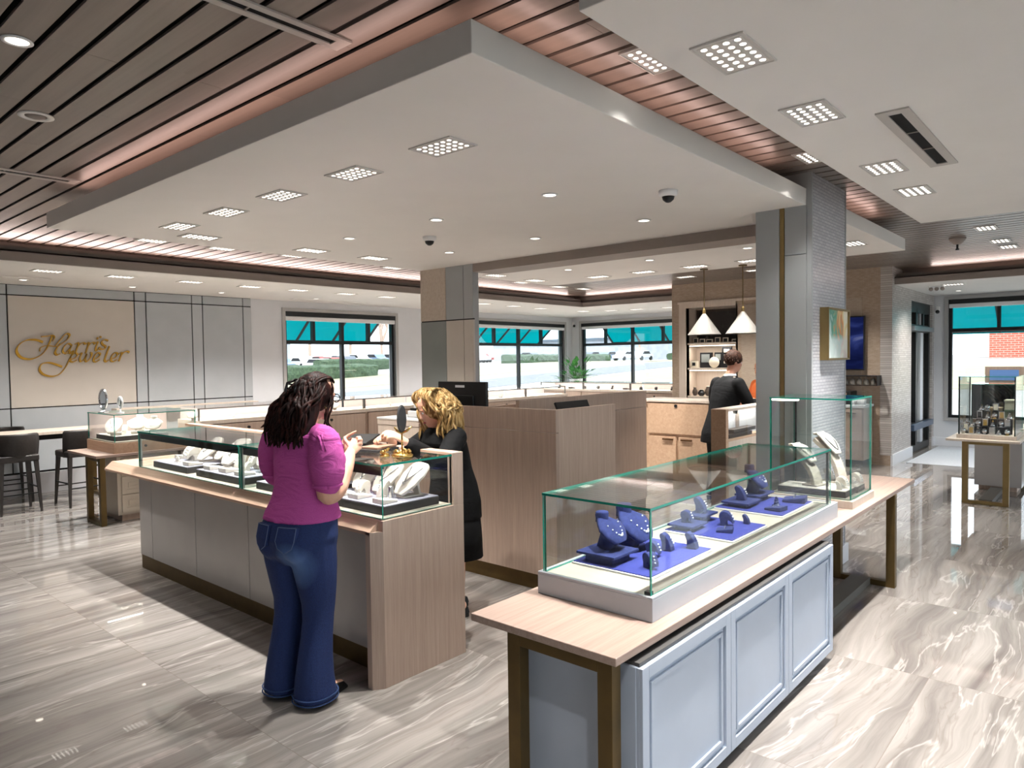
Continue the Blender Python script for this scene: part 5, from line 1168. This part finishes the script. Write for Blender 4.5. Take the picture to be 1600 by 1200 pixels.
def head(mb,c,Mh,k=1.0):
    c=Vector(c)
    def P(x,y,z): return c+Mh@(Vector((x,y,z))*k)
    # cranium and face as one loft stacked along the head's own up axis
    prof=[(-.112,.022,.030,.052),(-.10,.045,.042,.038),(-.08,.068,.054,.024),(-.055,.078,.061,.016),(-.03,.083,.066,.012),(0,.088,.071,.006),(.03,.094,.075,.0),(.06,.096,.076,-.004),(.085,.088,.070,-.006),(.105,.068,.055,-.008),(.118,.04,.034,-.008),(.123,.01,.01,-.008)]
    rings=[]
    for z,rx,ry,ox in prof:
        r=[]
        for q in range(20):
            a=2*PI*q/20; x=math.cos(a)*rx; y=math.sin(a)*ry
            r.append(P(x+ox,y,z))
        rings.append(r)
    mb.loft(rings)
    mb.loft([[P(x,y,z) for x,y,z in sec] for sec in ([(.075,-.009,.018),(.075,.009,.018),(.096,.004,.016),(.096,-.004,.016)],[(.07,-.014,-.012),(.07,.014,-.012),(.106,.007,-.012),(.106,-.007,-.012)],[(.07,-.018,-.032),(.07,.018,-.032),(.112,.009,-.030),(.112,-.009,-.030)],[(.07,-.013,-.040),(.07,.013,-.040),(.094,.007,-.040),(.094,-.007,-.040)])])
    for sy in(-1,1):
        mb.ball(P(-.005,sy*.074,-.008),(.019*k,.008*k,.031*k),10,0,Mh@Matrix.Rotation(R(-12),3,'Y'))
        mb.ball(P(.066,sy*.032,.022),(.022*k,.022*k,.009*k),8,0,Mh)      # brow
        mb.ball(P(.064,sy*.036,-.022),(.020*k,.020*k,.022*k),8,0,Mh)    # cheek
    mb.ball(P(.074,0,-.066),(.020*k,.024*k,.010*k),8,0,Mh); mb.ball(P(.070,0,-.094),(.02*k,.02*k,.016*k),8,0,Mh)
    return P
def face(body,P,Mh,k,lipc,browc):
    m=MB(); 
    for sy in(-1,1):
        e=MB().ball(P(.074,sy*.031,.004),.0125*k,12).build('eye',M['white'],body,smooth=True); MB().ball(P(.0845,sy*.031,.004),(.003*k,.006*k,.006*k),10,0,Mh).build('iris',M['black'],e,smooth=True)
    MB().tube([P(.088,-.024,-.066),P(.096,-.008,-.062),P(.096,.008,-.062),P(.088,.024,-.066)],[.003*k,.006*k,.006*k,.003*k],8).build('lips',plain('lips_'+lipc,lipc,.4),body,smooth=True)
    for sy in(-1,1): MB().tube([P(.080,sy*.050,.022),P(.089,sy*.035,.029),P(.088,sy*.016,.025)],[.002*k,.0042*k,.003*k],6).build('eyebrow',plain('brow_'+browc,browc,.7),body,smooth=True)
def wavy(mb,pts,r,amp,waves,ph,n=5):
    P=[Vector(p) for p in pts]; Q=[]; m=14
    for i in range(m+1):
        t=i/m*(len(P)-1); j=min(int(t),len(P)-2); s=t-j
        p0=P[max(j-1,0)];p1=P[j];p2=P[j+1];p3=P[min(j+2,len(P)-1)]
        q=.5*((2*p1)+(p2-p0)*s+(2*p0-5*p1+4*p2-p3)*s*s+(3*p1-p0-3*p2+p3)*s**3)
        a=amp*min(1,i/5); q=q+Vector((math.sin(ph+waves*2*PI*i/m)*a,math.cos(ph*1.7+waves*2*PI*i/m)*a,0)); Q.append(q)
    mb.tube(Q,[r*(.7+.3*math.sin(PI*(i+1.5)/(m+3))) if i<m else r*.25 for i in range(m+1)],n)
def person(name,label,loc,heading):
    t=thing(name,label,'person',loc); t.rotation_euler=(0,0,R(heading)); return t
def localize(t):
    """children were built in the person's own frame"""
    return t
class Fig:
    """build in local frame (forward +x, left +y), then drop at a place"""
    def __init__(s,name,label): s.t=thing(name,label,'person')
    def done(s,loc,heading): s.t.location=loc; s.t.rotation_euler=(0,0,R(heading))
def RM(yaw,pitch=0,roll=0): return (Matrix.Rotation(R(yaw),3,'Z')@Matrix.Rotation(R(pitch),3,'Y')@Matrix.Rotation(R(roll),3,'X'))

# ---------------------------------------------------------------- customer in magenta
def woman():
    F=Fig('person','person with long dark hair, magenta puff sleeve top and flared blue jeans at the counter'); t=F.t
    SK=skinmat('skin_warm','c99a82','d8ab92')
    b=MB(); Mh=RM(-6,8); hc=(.105,0,1.535)
    # trunk, neck
    b.loft([ring((-.02,0,z),rx,ry) for z,rx,ry in((.74,.10,.14),(.84,.115,.155),(.95,.09,.13),(1.06,.075,.11),(1.2,.080,.12),(1.32,.070,.13),(1.375,.06,.10))])
    limb(b,[(.0,0,1.34),(.035,0,1.41),(.075,0,1.47)],[.062,.054,.052])
    P=head(b,hc,Mh)
    for s in(-1,1):
        limb(b,[(-.02,s*.09,.80),(-.0,s*.095,.45),(-.045,s*.10,.08)],[.095,.06,.045])
        limb(b,[(-.05,s*.10,.06),(.02,s*.10,.035),(.12,s*.105,.022)],[.038,.034,.026])
    # right arm (y<0) and left arm
    limb(b,[(.0,-.16,1.345),(-.025,-.195,1.19),(-.035,-.20,1.065),(.06,-.175,1.075),(.20,-.105,1.165),(.285,-.055,1.222)],[.055,.05,.048,.053,.043,.028])
    limb(b,[(.0,.165,1.345),(.03,.24,1.20),(.05,.25,1.10),(.12,.19,1.12),(.22,.09,1.19),(.27,.045,1.225)],[.055,.05,.046,.044,.036,.026])
    hand(b,(.295,-.05,1.23),(.80,.30,.36),(.1,.75,-.25),(.3,.5,.5),80)
    hand(b,(.315,.045,1.245),(.75,-.5,.10),(-.3,-.6,.3),(.0,-.1,1),70)
    body=b.build('body',SK,t,mods=REM(.0055,3)); face(body,P,Mh,1.0,'b06a66','2a1c18')
    # jeans
    j=MB()
    j.loft([ring((x,0,z),rx,ry,24) for z,x,rx,ry in((.70,-.02,.10,.16),(.76,-.03,.145,.195),(.84,-.04,.165,.212),(.90,-.03,.158,.205),(.96,-.015,.145,.188),(1.0,-.005,.135,.175))])
    for s in(-1,1):
        j.ball((-.115,s*.085,.82),(.085,.098,.10),14)
        j.loft([ring((x,s*y,z),rx,ry,18) for z,x,y,rx,ry in((.80,-.04,.098,.122,.108),(.70,-.03,.100,.112,.102),(.60,-.02,.102,.098,.092),(.50,-.012,.103,.083,.079),(.42,-.018,.104,.077,.073),(.34,-.03,.105,.079,.074),(.24,-.045,.107,.086,.080),(.14,-.055,.109,.096,.088),(.06,-.055,.110,.106,.096),(.028,-.052,.110,.110,.099))])
    je=j.build('jeans',denim(),t,mods=REM(.008,4))
    SEAM=plain('denim_hem','27406f',.8)
    for s in(-1,1):
        h=MB()
        for z,e in((.03,.004),(.055,.003)): h.tube([p for p in ring((-.053,s*.11,z),.110+e,.099+e,24)]+[ring((-.053,s*.11,z),.110+e,.099+e,24)[0]],.0035,6)
        h.build('hem',SEAM,je)
        # back pocket stitching
        pts=[(-.198,s*.045,.905),(-.212,s*.13,.905),(-.205,s*.135,.83),(-.218,s*.088,.80),(-.215,s*.04,.83),(-.198,s*.045,.905)]
    # patch pockets and waistband following the seat
    for s in(-1,1):
        rows=[]
        for z,y0,y1 in((.915,.035,.135),(.85,.032,.135),(.815,.045,.123),(.795,.078,.092)):
            def sx(y,z): 
                h=(.153 if z>.88 else .166); return -.04-h*max(0,1-(abs(y)/.22)**2.3)**(1/2.3)-(.006 if z<.88 else .0)
            rows.append([(sx(y0+(y1-y0)*k/6,z)-.006,s*(y0+(y1-y0)*k/6),z) for k in range(7)]+[(sx(y1-(y1-y0)*k/6,z)+.03,s*(y1-(y1-y0)*k/6),z) for k in range(7)])
        MB().loft(rows).build('back_pocket',je.data.materials[0],je,smooth=False)
        st=MB(); st.tube([(p[0]-.001,p[1],p[2]) for p in rows[0][:7]],.0022,5); st.tube([rows[i][0] for i in range(4)],.0018,5); st.tube([rows[i][6] for i in range(4)],.0018,5); st.build('pocket_stitching',plain('stitch','5a6a8c',.8),je)
    # top
    s_=MB()
    s_.loft([ring((x,0,z),rx,ry,26) for z,x,rx,ry in((.925,-.012,.170,.210),(.96,-.01,.160,.200),(1.02,0,.138,.176),(1.08,.008,.130,.166),(1.16,.022,.140,.172),(1.23,.03,.148,.178),(1.30,.018,.130,.176),(1.35,.0,.112,.170),(1.385,.0,.085,.115),(1.405,.005,.072,.082))])
    for s in(-1,1): s_.ball((.115,s*.085,1.21),(.075,.08,.075),14)
    limb(s_,[(-.005,-.135,1.345),(-.012,-.165,1.325),(-.022,-.195,1.25),(-.032,-.208,1.17),(-.033,-.207,1.125)],[.066,.080,.088,.086,.070],16)
    limb(s_,[(-.005,.15,1.345),(.01,.20,1.33),(.03,.25,1.25),(.045,.265,1.17),(.05,.262,1.125)],[.064,.076,.084,.082,.068],16)
    MAG=cloth('magenta_jersey','b24a94','bf589f',10,.55,.03)
    top=s_.build('top',MAG,t,mods=REM(.009,5))
    cu=MB()
    def cuff(c,ax,r):
        ax=Vector(ax).normalized(); a=ax.orthogonal().normalized(); bb=ax.cross(a); rr_=[Vector(c)+(a*math.cos(q)+bb*math.sin(q))*r for q in[2*PI*k/24 for k in range(25)]]; return rr_
    MB().tube(cuff((-.034,-.207,1.112),(.06,.0,-1),.068),.009,8).build('cuff',MAG,top,smooth=True)
    MB().tube(cuff((.052,.260,1.117),(.1,.0,-1),.066),.009,8).build('cuff',MAG,top,smooth=True)
    g=MB()
    for a in(-70,-45,-20,5,30,55):   # gathers at the right shoulder
        q=R(a); g.tube([(-.005+.05*math.sin(q),-.14,1.402-.03*abs(math.sin(q))),(-.014+.07*math.sin(q),-.205,1.388-.04*abs(math.sin(q))),(-.022+.08*math.sin(q),-.262+.02*abs(math.sin(q)),1.29)],[.006,.008,.003],6)
    g.build('gathers',MAG,top,smooth=True)
    # hair
    H=hairmat('hair_dark','0e0807','211210','43201a'); rnd=random.Random(11); h=MB()
    c=Vector(hc)
    h.ball(c+Vector((-.022,0,.022)),(.104,.090,.112),20,0,RM(-6,4))
    h.loft([ring((x,y,z),rx,ry,18) for z,x,y,rx,ry in((1.60,.055,.0,.07,.085),(1.54,.03,.0,.075,.095),(1.48,.0,.0,.075,.103),(1.42,-.03,.0,.066,.112),(1.37,-.058,.0,.058,.118),(1.33,-.075,.0,.045,.108),(1.315,-.08,.0,.02,.06))])
    for k in range(150):
        a=R(rnd.uniform(78,282)); el=rnd.uniform(.0,1)
        top_=c+Vector((-.022+.098*math.cos(a)*math.cos(el),.088*math.sin(a)*math.cos(el),.022+.108*math.sin(el)))
        sp=rnd.uniform(-.125,.125); lz=rnd.uniform(1.29,1.40)
        ex=Vector((-.095+rnd.uniform(-.035,.035)-.02,sp*.98+.0,lz)); mid=Vector((.0+rnd.uniform(-.04,.02)-.045,sp*1.0+.0,1.455+rnd.uniform(-.02,.03)))
        wavy(h,[top_,(top_+mid)/2+Vector((-.018,(sp)*.25,0)),mid+Vector((-.03,0,0)),ex],rnd.uniform(.006,.011),.009,rnd.uniform(1.5,2.6),rnd.uniform(0,6))
    for k in range(14):   # front locks beside the face
        sg=-1 if k<4 else 1
        wavy(h,[c+Vector((.04,sg*.055,.09)),c+Vector((.045+rnd.uniform(-.03,.01),sg*.082,.02)),c+Vector((.0+rnd.uniform(-.03,.02),sg*.094,-.07)),c+Vector((-.02+rnd.uniform(-.05,.03),sg*.10,-.17))],.006,.007,2,rnd.uniform(0,6))
    for k in range(46):   # combed back over the crown
        y=rnd.uniform(-.075,.075)
        wavy(h,[c+Vector((.075,y*.7,.075)),c+Vector((.03,y,.128-abs(y)*.35)),c+Vector((-.05,y,.12-abs(y)*.4)),c+Vector((-.115,y,.05))],.007,.003,1,rnd.uniform(0,6))
    h.build('hair',H,t,smooth=True)
    cl=MB(); q=c+Vector((-.115,.02,.055))
    for s in(-1,1):
        cl.tube([q+Vector((-.0,s*.012,.04)),q+Vector((-.035,s*.03,.025)),q+Vector((-.045,s*.034,-.01)),q+Vector((-.025,s*.022,-.04))],.007,8)
        for zz in(-.025,0,.022): cl.tube([q+Vector((-.04,s*.033,zz)),q+Vector((-.02,s*.008,zz-.004))],.005,6)
    cl.tube([q+Vector((-.0,-.014,.04)),q+Vector((-.0,.014,.04))],.008,8)
    cl.build('hair_clip',plain('clip_black','1c1718',.2),t,smooth=True)
    # glasses and earring
    gl=MB()
    for s in(-1,1):
        cc=P(.102,s*.034,.006); ex=Mh@Vector((0,1,0)); ez=Mh@Vector((0,0,1)); gl.tube([cc+ex*.026*math.cos(a)+ez*.021*math.sin(a) for a in[2*PI*k/20 for k in range(21)]],.0028,6)
        gl.tube([P(.100,s*.058,.01),P(.05,s*.078,.012),P(-.005,s*.082,.008)],.0024,6)
    gl.tube([P(.104,-.009,.01),P(.106,0,.013),P(.104,.009,.01)],.0026,6)
    gl.build('glasses',plain('glasses_black','101010',.25),t,smooth=True)
    er=MB(); e0=P(-.008,-.085,-.045); er.tube([e0,e0+Vector((0,-.004,-.02)),e0+Vector((0,-.004,-.05))],[.002,.003,.006],8); er.build('earring',M['goldj'],t,smooth=True)
    for s in(-1,1):
        sh=MB(); sh.loft([[(-.105,s*.075,z0),(-.09,s*.135,z0),(.06,s*.148,z0),(.15,s*.135,z0),(.165,s*.108,z0),(.14,s*.078,z0),(.04,s*.068,z0)] for z0 in(.001,.014)])
        sh.loft([[(.06,s*.15,.012),(.15,s*.135,.012),(.165,s*.108,.012),(.14,s*.078,.012),(.06,s*.068,.012)],[(.07,s*.138,.05),(.13,s*.125,.040),(.142,s*.108,.036),(.125,s*.09,.040),(.07,s*.08,.05)]])
        sh.build('shoe',plain('shoe_black','141312',.5),t,bevel=.004)
    F.done((2.015,3.19,0),10)
woman()

# ---------------------------------------------------------------- sales woman, blonde
def blonde():
    F=Fig('person','blonde person in a black jacket leaning over the front counter to show jewelry'); t=F.t
    SK=skinmat('skin_fair','d9a488','e4b69c'); b=MB(); Mh=RM(-24,24); hc=(.13,.01,1.405)
    b.loft([ring((x,0,z),rx,ry) for z,x,rx,ry in((.72,-.02,.09,.13),(.85,-.03,.115,.15),(.98,-.01,.095,.13),(1.1,.02,.09,.13),(1.2,.04,.085,.14),(1.25,.05,.06,.10))])
    limb(b,[(.05,0,1.22),(.08,0,1.28),(.105,.005,1.335)],[.056,.05,.048]); P=head(b,hc,Mh,.97)
    for s in(-1,1):
        x0=-.10 if s<0 else .0
        limb(b,[(-.03,s*.085,.80),(x0*.5,s*.085,.44),(x0,s*.085,.10)],[.085,.052,.036]); limb(b,[(x0-.02,s*.085,.08),(x0+.04,s*.088,.045),(x0+.13,s*.09,.022)],[.034,.030,.022])
    limb(b,[(.05,.155,1.215),(.17,.235,1.12),(.25,.265,1.10),(.38,.27,1.175),(.47,.275,1.225)],[.05,.042,.04,.034,.025])
    limb(b,[(.05,-.155,1.215),(.18,-.20,1.12),(.26,-.17,1.11),(.38,-.04,1.17),(.47,.06,1.225)],[.05,.042,.04,.034,.025])
    hand(b,(.485,.275,1.24),(.8,.0,.45),(.1,-.5,-.8),(.2,-.6,.3),36); hand(b,(.485,.075,1.235),(.85,.3,.2),(0,.5,-.75),(.3,.6,.2),40)
    body=b.build('body',SK,t,mods=REM(.006,3)); face(body,P,Mh,.97,'b5534f','8a6a45')
    J=cloth('black_jacket','070708','0b0b0d',9,.5,.02); j=MB()
    j.loft([ring((x,0,z),rx,ry,24) for z,x,rx,ry in((.66,-.03,.165,.20),(.78,-.03,.160,.20),(.90,-.025,.14,.180),(1.0,-.005,.125,.165),(1.1,.02,.128,.172),(1.18,.045,.128,.182),(1.245,.055,.10,.165),(1.28,.06,.07,.09))])
    limb(j,[(.045,.15,1.215),(.11,.20,1.17),(.20,.255,1.105),(.26,.268,1.10),(.36,.272,1.16),(.445,.275,1.21)],[.075,.070,.062,.060,.052,.046],14)
    limb(j,[(.045,-.15,1.215),(.12,-.19,1.16),(.24,-.19,1.105),(.30,-.13,1.125),(.42,-.0,1.20)],[.075,.068,.060,.054,.046],14)
    j.build('jacket',J,t,mods=REM(.009,5))
    MB().loft([ring((x,0,z),rx,ry,24) for z,x,rx,ry in((.40,-.04,.16,.20),(.55,-.035,.158,.20),(.72,-.03,.15,.19))]).build('skirt',J,t,smooth=True)
    H=hairmat('hair_blonde','4f3720','9a7a4a','d9c092'); rnd=random.Random(5); h=MB(); c=Vector(hc)
    h.ball(c+Vector((-.03,0,.02)),(.118,.105,.118),20)
    h.loft([ring((x,0,z),rx,ry,18) for z,x,rx,ry in((1.50,.095,.10,.10),(1.43,.07,.115,.135),(1.36,.045,.115,.15),(1.29,.02,.095,.15),(1.24,.005,.06,.12))])
    for k in range(170):
        a=R(rnd.uniform(62,298)); el=rnd.uniform(.05,1.3)
        q=c+Vector((-.03+.115*math.cos(a)*math.cos(el),.102*math.sin(a)*math.cos(el),.02+.116*math.sin(el)))
        out=Vector((math.cos(a),math.sin(a),0)); L=rnd.uniform(.14,.25)
        m1=c+out*rnd.uniform(.12,.15)+Vector((-.03,0,-.03)); e=c+out*rnd.uniform(.09,.165)+Vector((-.04,0,-L))
        wavy(h,[q,(q+m1)/2+out*.02,m1,e],rnd.uniform(.007,.013),.014,rnd.uniform(1.6,2.6),rnd.uniform(0,6))
    for k in range(16):
        y=rnd.uniform(-.05,.06); wavy(h,[c+Vector((-.03,y,.13)),c+Vector((.06,y*1.3,.125)),c+Vector((.09,y*1.9,.07)),c+Vector((.055,y*2.2+.03,-.03))],.010,.012,1.6,rnd.uniform(0,6))
    h.build('hair',H,t,smooth=True)
    for s in(-1,1):
        x0=-.10 if s<0 else .0
        sh=MB(); sh.loft([[(x0-.07,s*.06,z0),(x0-.06,s*.115,z0),(x0+.07,s*.125,z0),(x0+.165,s*.105,z0),(x0+.175,s*.088,z0),(x0+.15,s*.065,z0),(x0+.05,s*.055,z0)] for z0 in(.001,.03)]); sh.loft([[(x0-.075,s*.058,.028),(x0-.065,s*.117,.028),(x0+.0,s*.12,.028),(x0+.0,s*.055,.028)],[(x0-.065,s*.065,.07),(x0-.055,s*.11,.07),(x0-.02,s*.112,.05),(x0-.02,s*.06,.05)]])
        sh.build('shoe',plain('shoe_black_b','121212',.5),t,bevel=.004)
    F.done((3.29,3.43,0),168)
blonde()

# ---------------------------------------------------------------- salesman in black suit
def man():
    F=Fig('person','person with short dark hair in a black suit, back turned, by the pendant lamps'); t=F.t
    SK=skinmat('skin_man','c98f76','d6a088'); b=MB(); Mh=RM(-18,14); hc=(.20,0,1.66)
    b.loft([ring((x,0,z),rx,ry) for z,x,rx,ry in((.80,-.02,.10,.14),(.95,-.02,.11,.15),(1.1,.03,.11,.15),(1.3,.09,.11,.17),(1.42,.12,.09,.16),(1.48,.13,.06,.10))])
    limb(b,[(.12,0,1.44),(.15,0,1.51),(.175,0,1.58)],[.065,.06,.06]); P=head(b,hc,Mh,1.03)
    for s in(-1,1): limb(b,[(-.02,s*.09,.88),(0,s*.10,.48),(-.04,s*.105,.08)],[.085,.055,.045]); limb(b,[(-.04,s*.105,.06),(.05,s*.11,.04),(.15,s*.115,.03)],[.04,.038,.03])
    for s in(-1,1):
        limb(b,[(.11,s*.19,1.40),(.14,s*.27,1.22),(.20,s*.27,1.12),(.34,s*.17,1.16),(.42,s*.12,1.17)],[.055,.048,.045,.036,.028]); hand(b,(.43,s*.115,1.175),(.9,-s*.3,.1),(0,-s*.6,-.5),(0,-s*.2,.8),35)
    body=b.build('body',SK,t,mods=REM(.008,3)); face(body,P,Mh,1.03,'a9675c','2a1d17')
    J=cloth('black_suit','060608','0a0a0c',7,.4,.02); j=MB()
    j.loft([ring((x,0,z),rx,ry,24) for z,x,rx,ry in((.70,-.04,.19,.215),(.82,-.035,.175,.21),(.95,-.01,.15,.19),(1.08,.03,.14,.185),(1.22,.075,.15,.205),(1.34,.105,.14,.222),(1.42,.12,.115,.20),(1.47,.13,.08,.11),(1.495,.14,.07,.075))])
    for s in(-1,1): limb(j,[(.105,s*.18,1.395),(.125,s*.245,1.28),(.16,s*.29,1.17),(.21,s*.28,1.125),(.32,s*.19,1.155),(.38,s*.145,1.165)],[.082,.078,.07,.067,.058,.05],14)
    j.build('suit_jacket',J,t,mods=REM(.011,5))
    tr=MB(); tr.loft([ring((-.02,0,z),rx,ry,20) for z,rx,ry in((.76,.11,.17),(.85,.14,.185),(.95,.13,.175))])
    for s in(-1,1): tr.loft([ring((x,s*y,z),r,r*.95,16) for z,x,y,r in((.84,-.02,.095,.105),(.5,0,.10,.085),(.3,-.01,.103,.08),(.06,-.03,.107,.085))])
    tr.build('trousers',J,t,mods=REM(.011,3))
    MB().loft([ring((.135,0,1.475),.075,.08,18,0,2),ring((.15,0,1.515),.068,.07,18,0,2)]).build('shirt_collar',M['white'],t,smooth=True)
    h=MB(); c=Vector(hc); h.ball(c+Mh@Vector((-.016,0,.036)),(.112,.092,.108),20,0,Mh); rnd=random.Random(2)
    for k in range(110):
        a=R(rnd.uniform(70,290)); el=rnd.uniform(-.5,1.3); d=Vector((math.cos(a)*math.cos(el)*.106-.016,math.sin(a)*math.cos(el)*.088,math.sin(el)*.104+.034)); q=c+Mh@d; h.tube([q,q+(Mh@(d.normalized()*.012+Vector((0,0,-.02))))],[.006,.002],5)
    h.build('hair',hairmat('hair_brown','1d120d','35221a','4a3024'),t,smooth=True)
    for s in(-1,1): MB().loft([[(-.11,s*.07,z0),(-.11,s*.14,z0),(.1,s*.155,z0),(.2,s*.13,z0),(.2,s*.10,z0),(.1,s*.075,z0)] for z0 in(.001,.05)]).build('shoe',plain('shoe_black_m','101010',.4),t,bevel=.012)
    F.done((7.98,3.65,0),-24)
man()
def client():
    F=Fig('person','person with dark hair in an orange top, half hidden behind the grey column'); t=F.t
    SK=skinmat('skin_tan','c08560','cf9672'); b=MB(); Mh=RM(0,8); hc=(.03,0,1.545)
    b.loft([ring((0,0,z),rx,ry) for z,rx,ry in((.74,.10,.14),(.85,.12,.155),(1.0,.10,.14),(1.2,.11,.15),(1.34,.08,.15),(1.39,.06,.1))]); limb(b,[(0,0,1.36),(.01,0,1.42),(.02,0,1.48)],[.058,.052,.05]); P=head(b,hc,Mh)
    for s in(-1,1):
        limb(b,[(-.02,s*.09,.80),(0,s*.095,.45),(-.03,s*.10,.08)],[.085,.055,.042]); limb(b,[(-.03,s*.10,.06),(.12,s*.105,.024)],[.038,.026])
        limb(b,[(0,s*.165,1.35),(.02,s*.23,1.15),(.05,s*.23,1.06),(.22,s*.16,1.10),(.30,s*.12,1.12)],[.05,.045,.042,.033,.026]); hand(b,(.31,s*.118,1.125),(.9,-s*.2,.1),(0,-s*.6,-.5),(0,-s*.2,.8),30)
    body=b.build('body',SK,t,mods=REM(.008,3)); face(body,P,Mh,1,'a05a50','1a1210')
    O=cloth('orange_knit','d0642e','dd7440',12,.4,.02); j=MB(); j.loft([ring((0,0,z),rx,ry,20) for z,rx,ry in((.86,.155,.195),(1.0,.13,.175),(1.2,.145,.185),(1.33,.11,.175),(1.40,.07,.085))])
    for s in(-1,1): limb(j,[(0,s*.155,1.345),(.02,s*.235,1.15),(.05,s*.235,1.065),(.2,s*.17,1.10)],[.07,.062,.058,.046],12)
    j.build('top',O,t,mods=REM(.011,4))
    tr=MB(); tr.loft([ring((-.02,0,z),rx,ry,20) for z,rx,ry in((.70,.11,.16),(.82,.14,.185),(.92,.13,.175))])
    for s in(-1,1): tr.loft([ring((x,s*y,z),r,r,14) for z,x,y,r in((.80,-.02,.095,.10),(.45,0,.10,.072),(.06,-.03,.104,.06))])
    tr.build('trousers',plain('trousers_dark','1d2026',.8),t,mods=REM(.011,3))
    h=MB(); c=Vector(hc); h.ball(c+Vector((-.02,0,.035)),(.104,.09,.102),18); h.loft([ring((-.05,0,z),rx,ry,16) for z,rx,ry in((1.58,.07,.09),(1.48,.06,.095),(1.40,.04,.085))]); h.build('hair',hairmat('hair_black','0c0a0a','17120f','221a16'),t,smooth=True)
    for s in(-1,1): MB().loft([[(-.10,s*.07,z0),(-.10,s*.135,z0),(.1,s*.14,z0),(.17,s*.105,z0),(.1,s*.072,z0)] for z0 in(.001,.045)]).build('shoe',plain('shoe_dark_c','1c1a1a',.5),t,bevel=.01)
    F.done((9.10,3.57,0),150)
client()
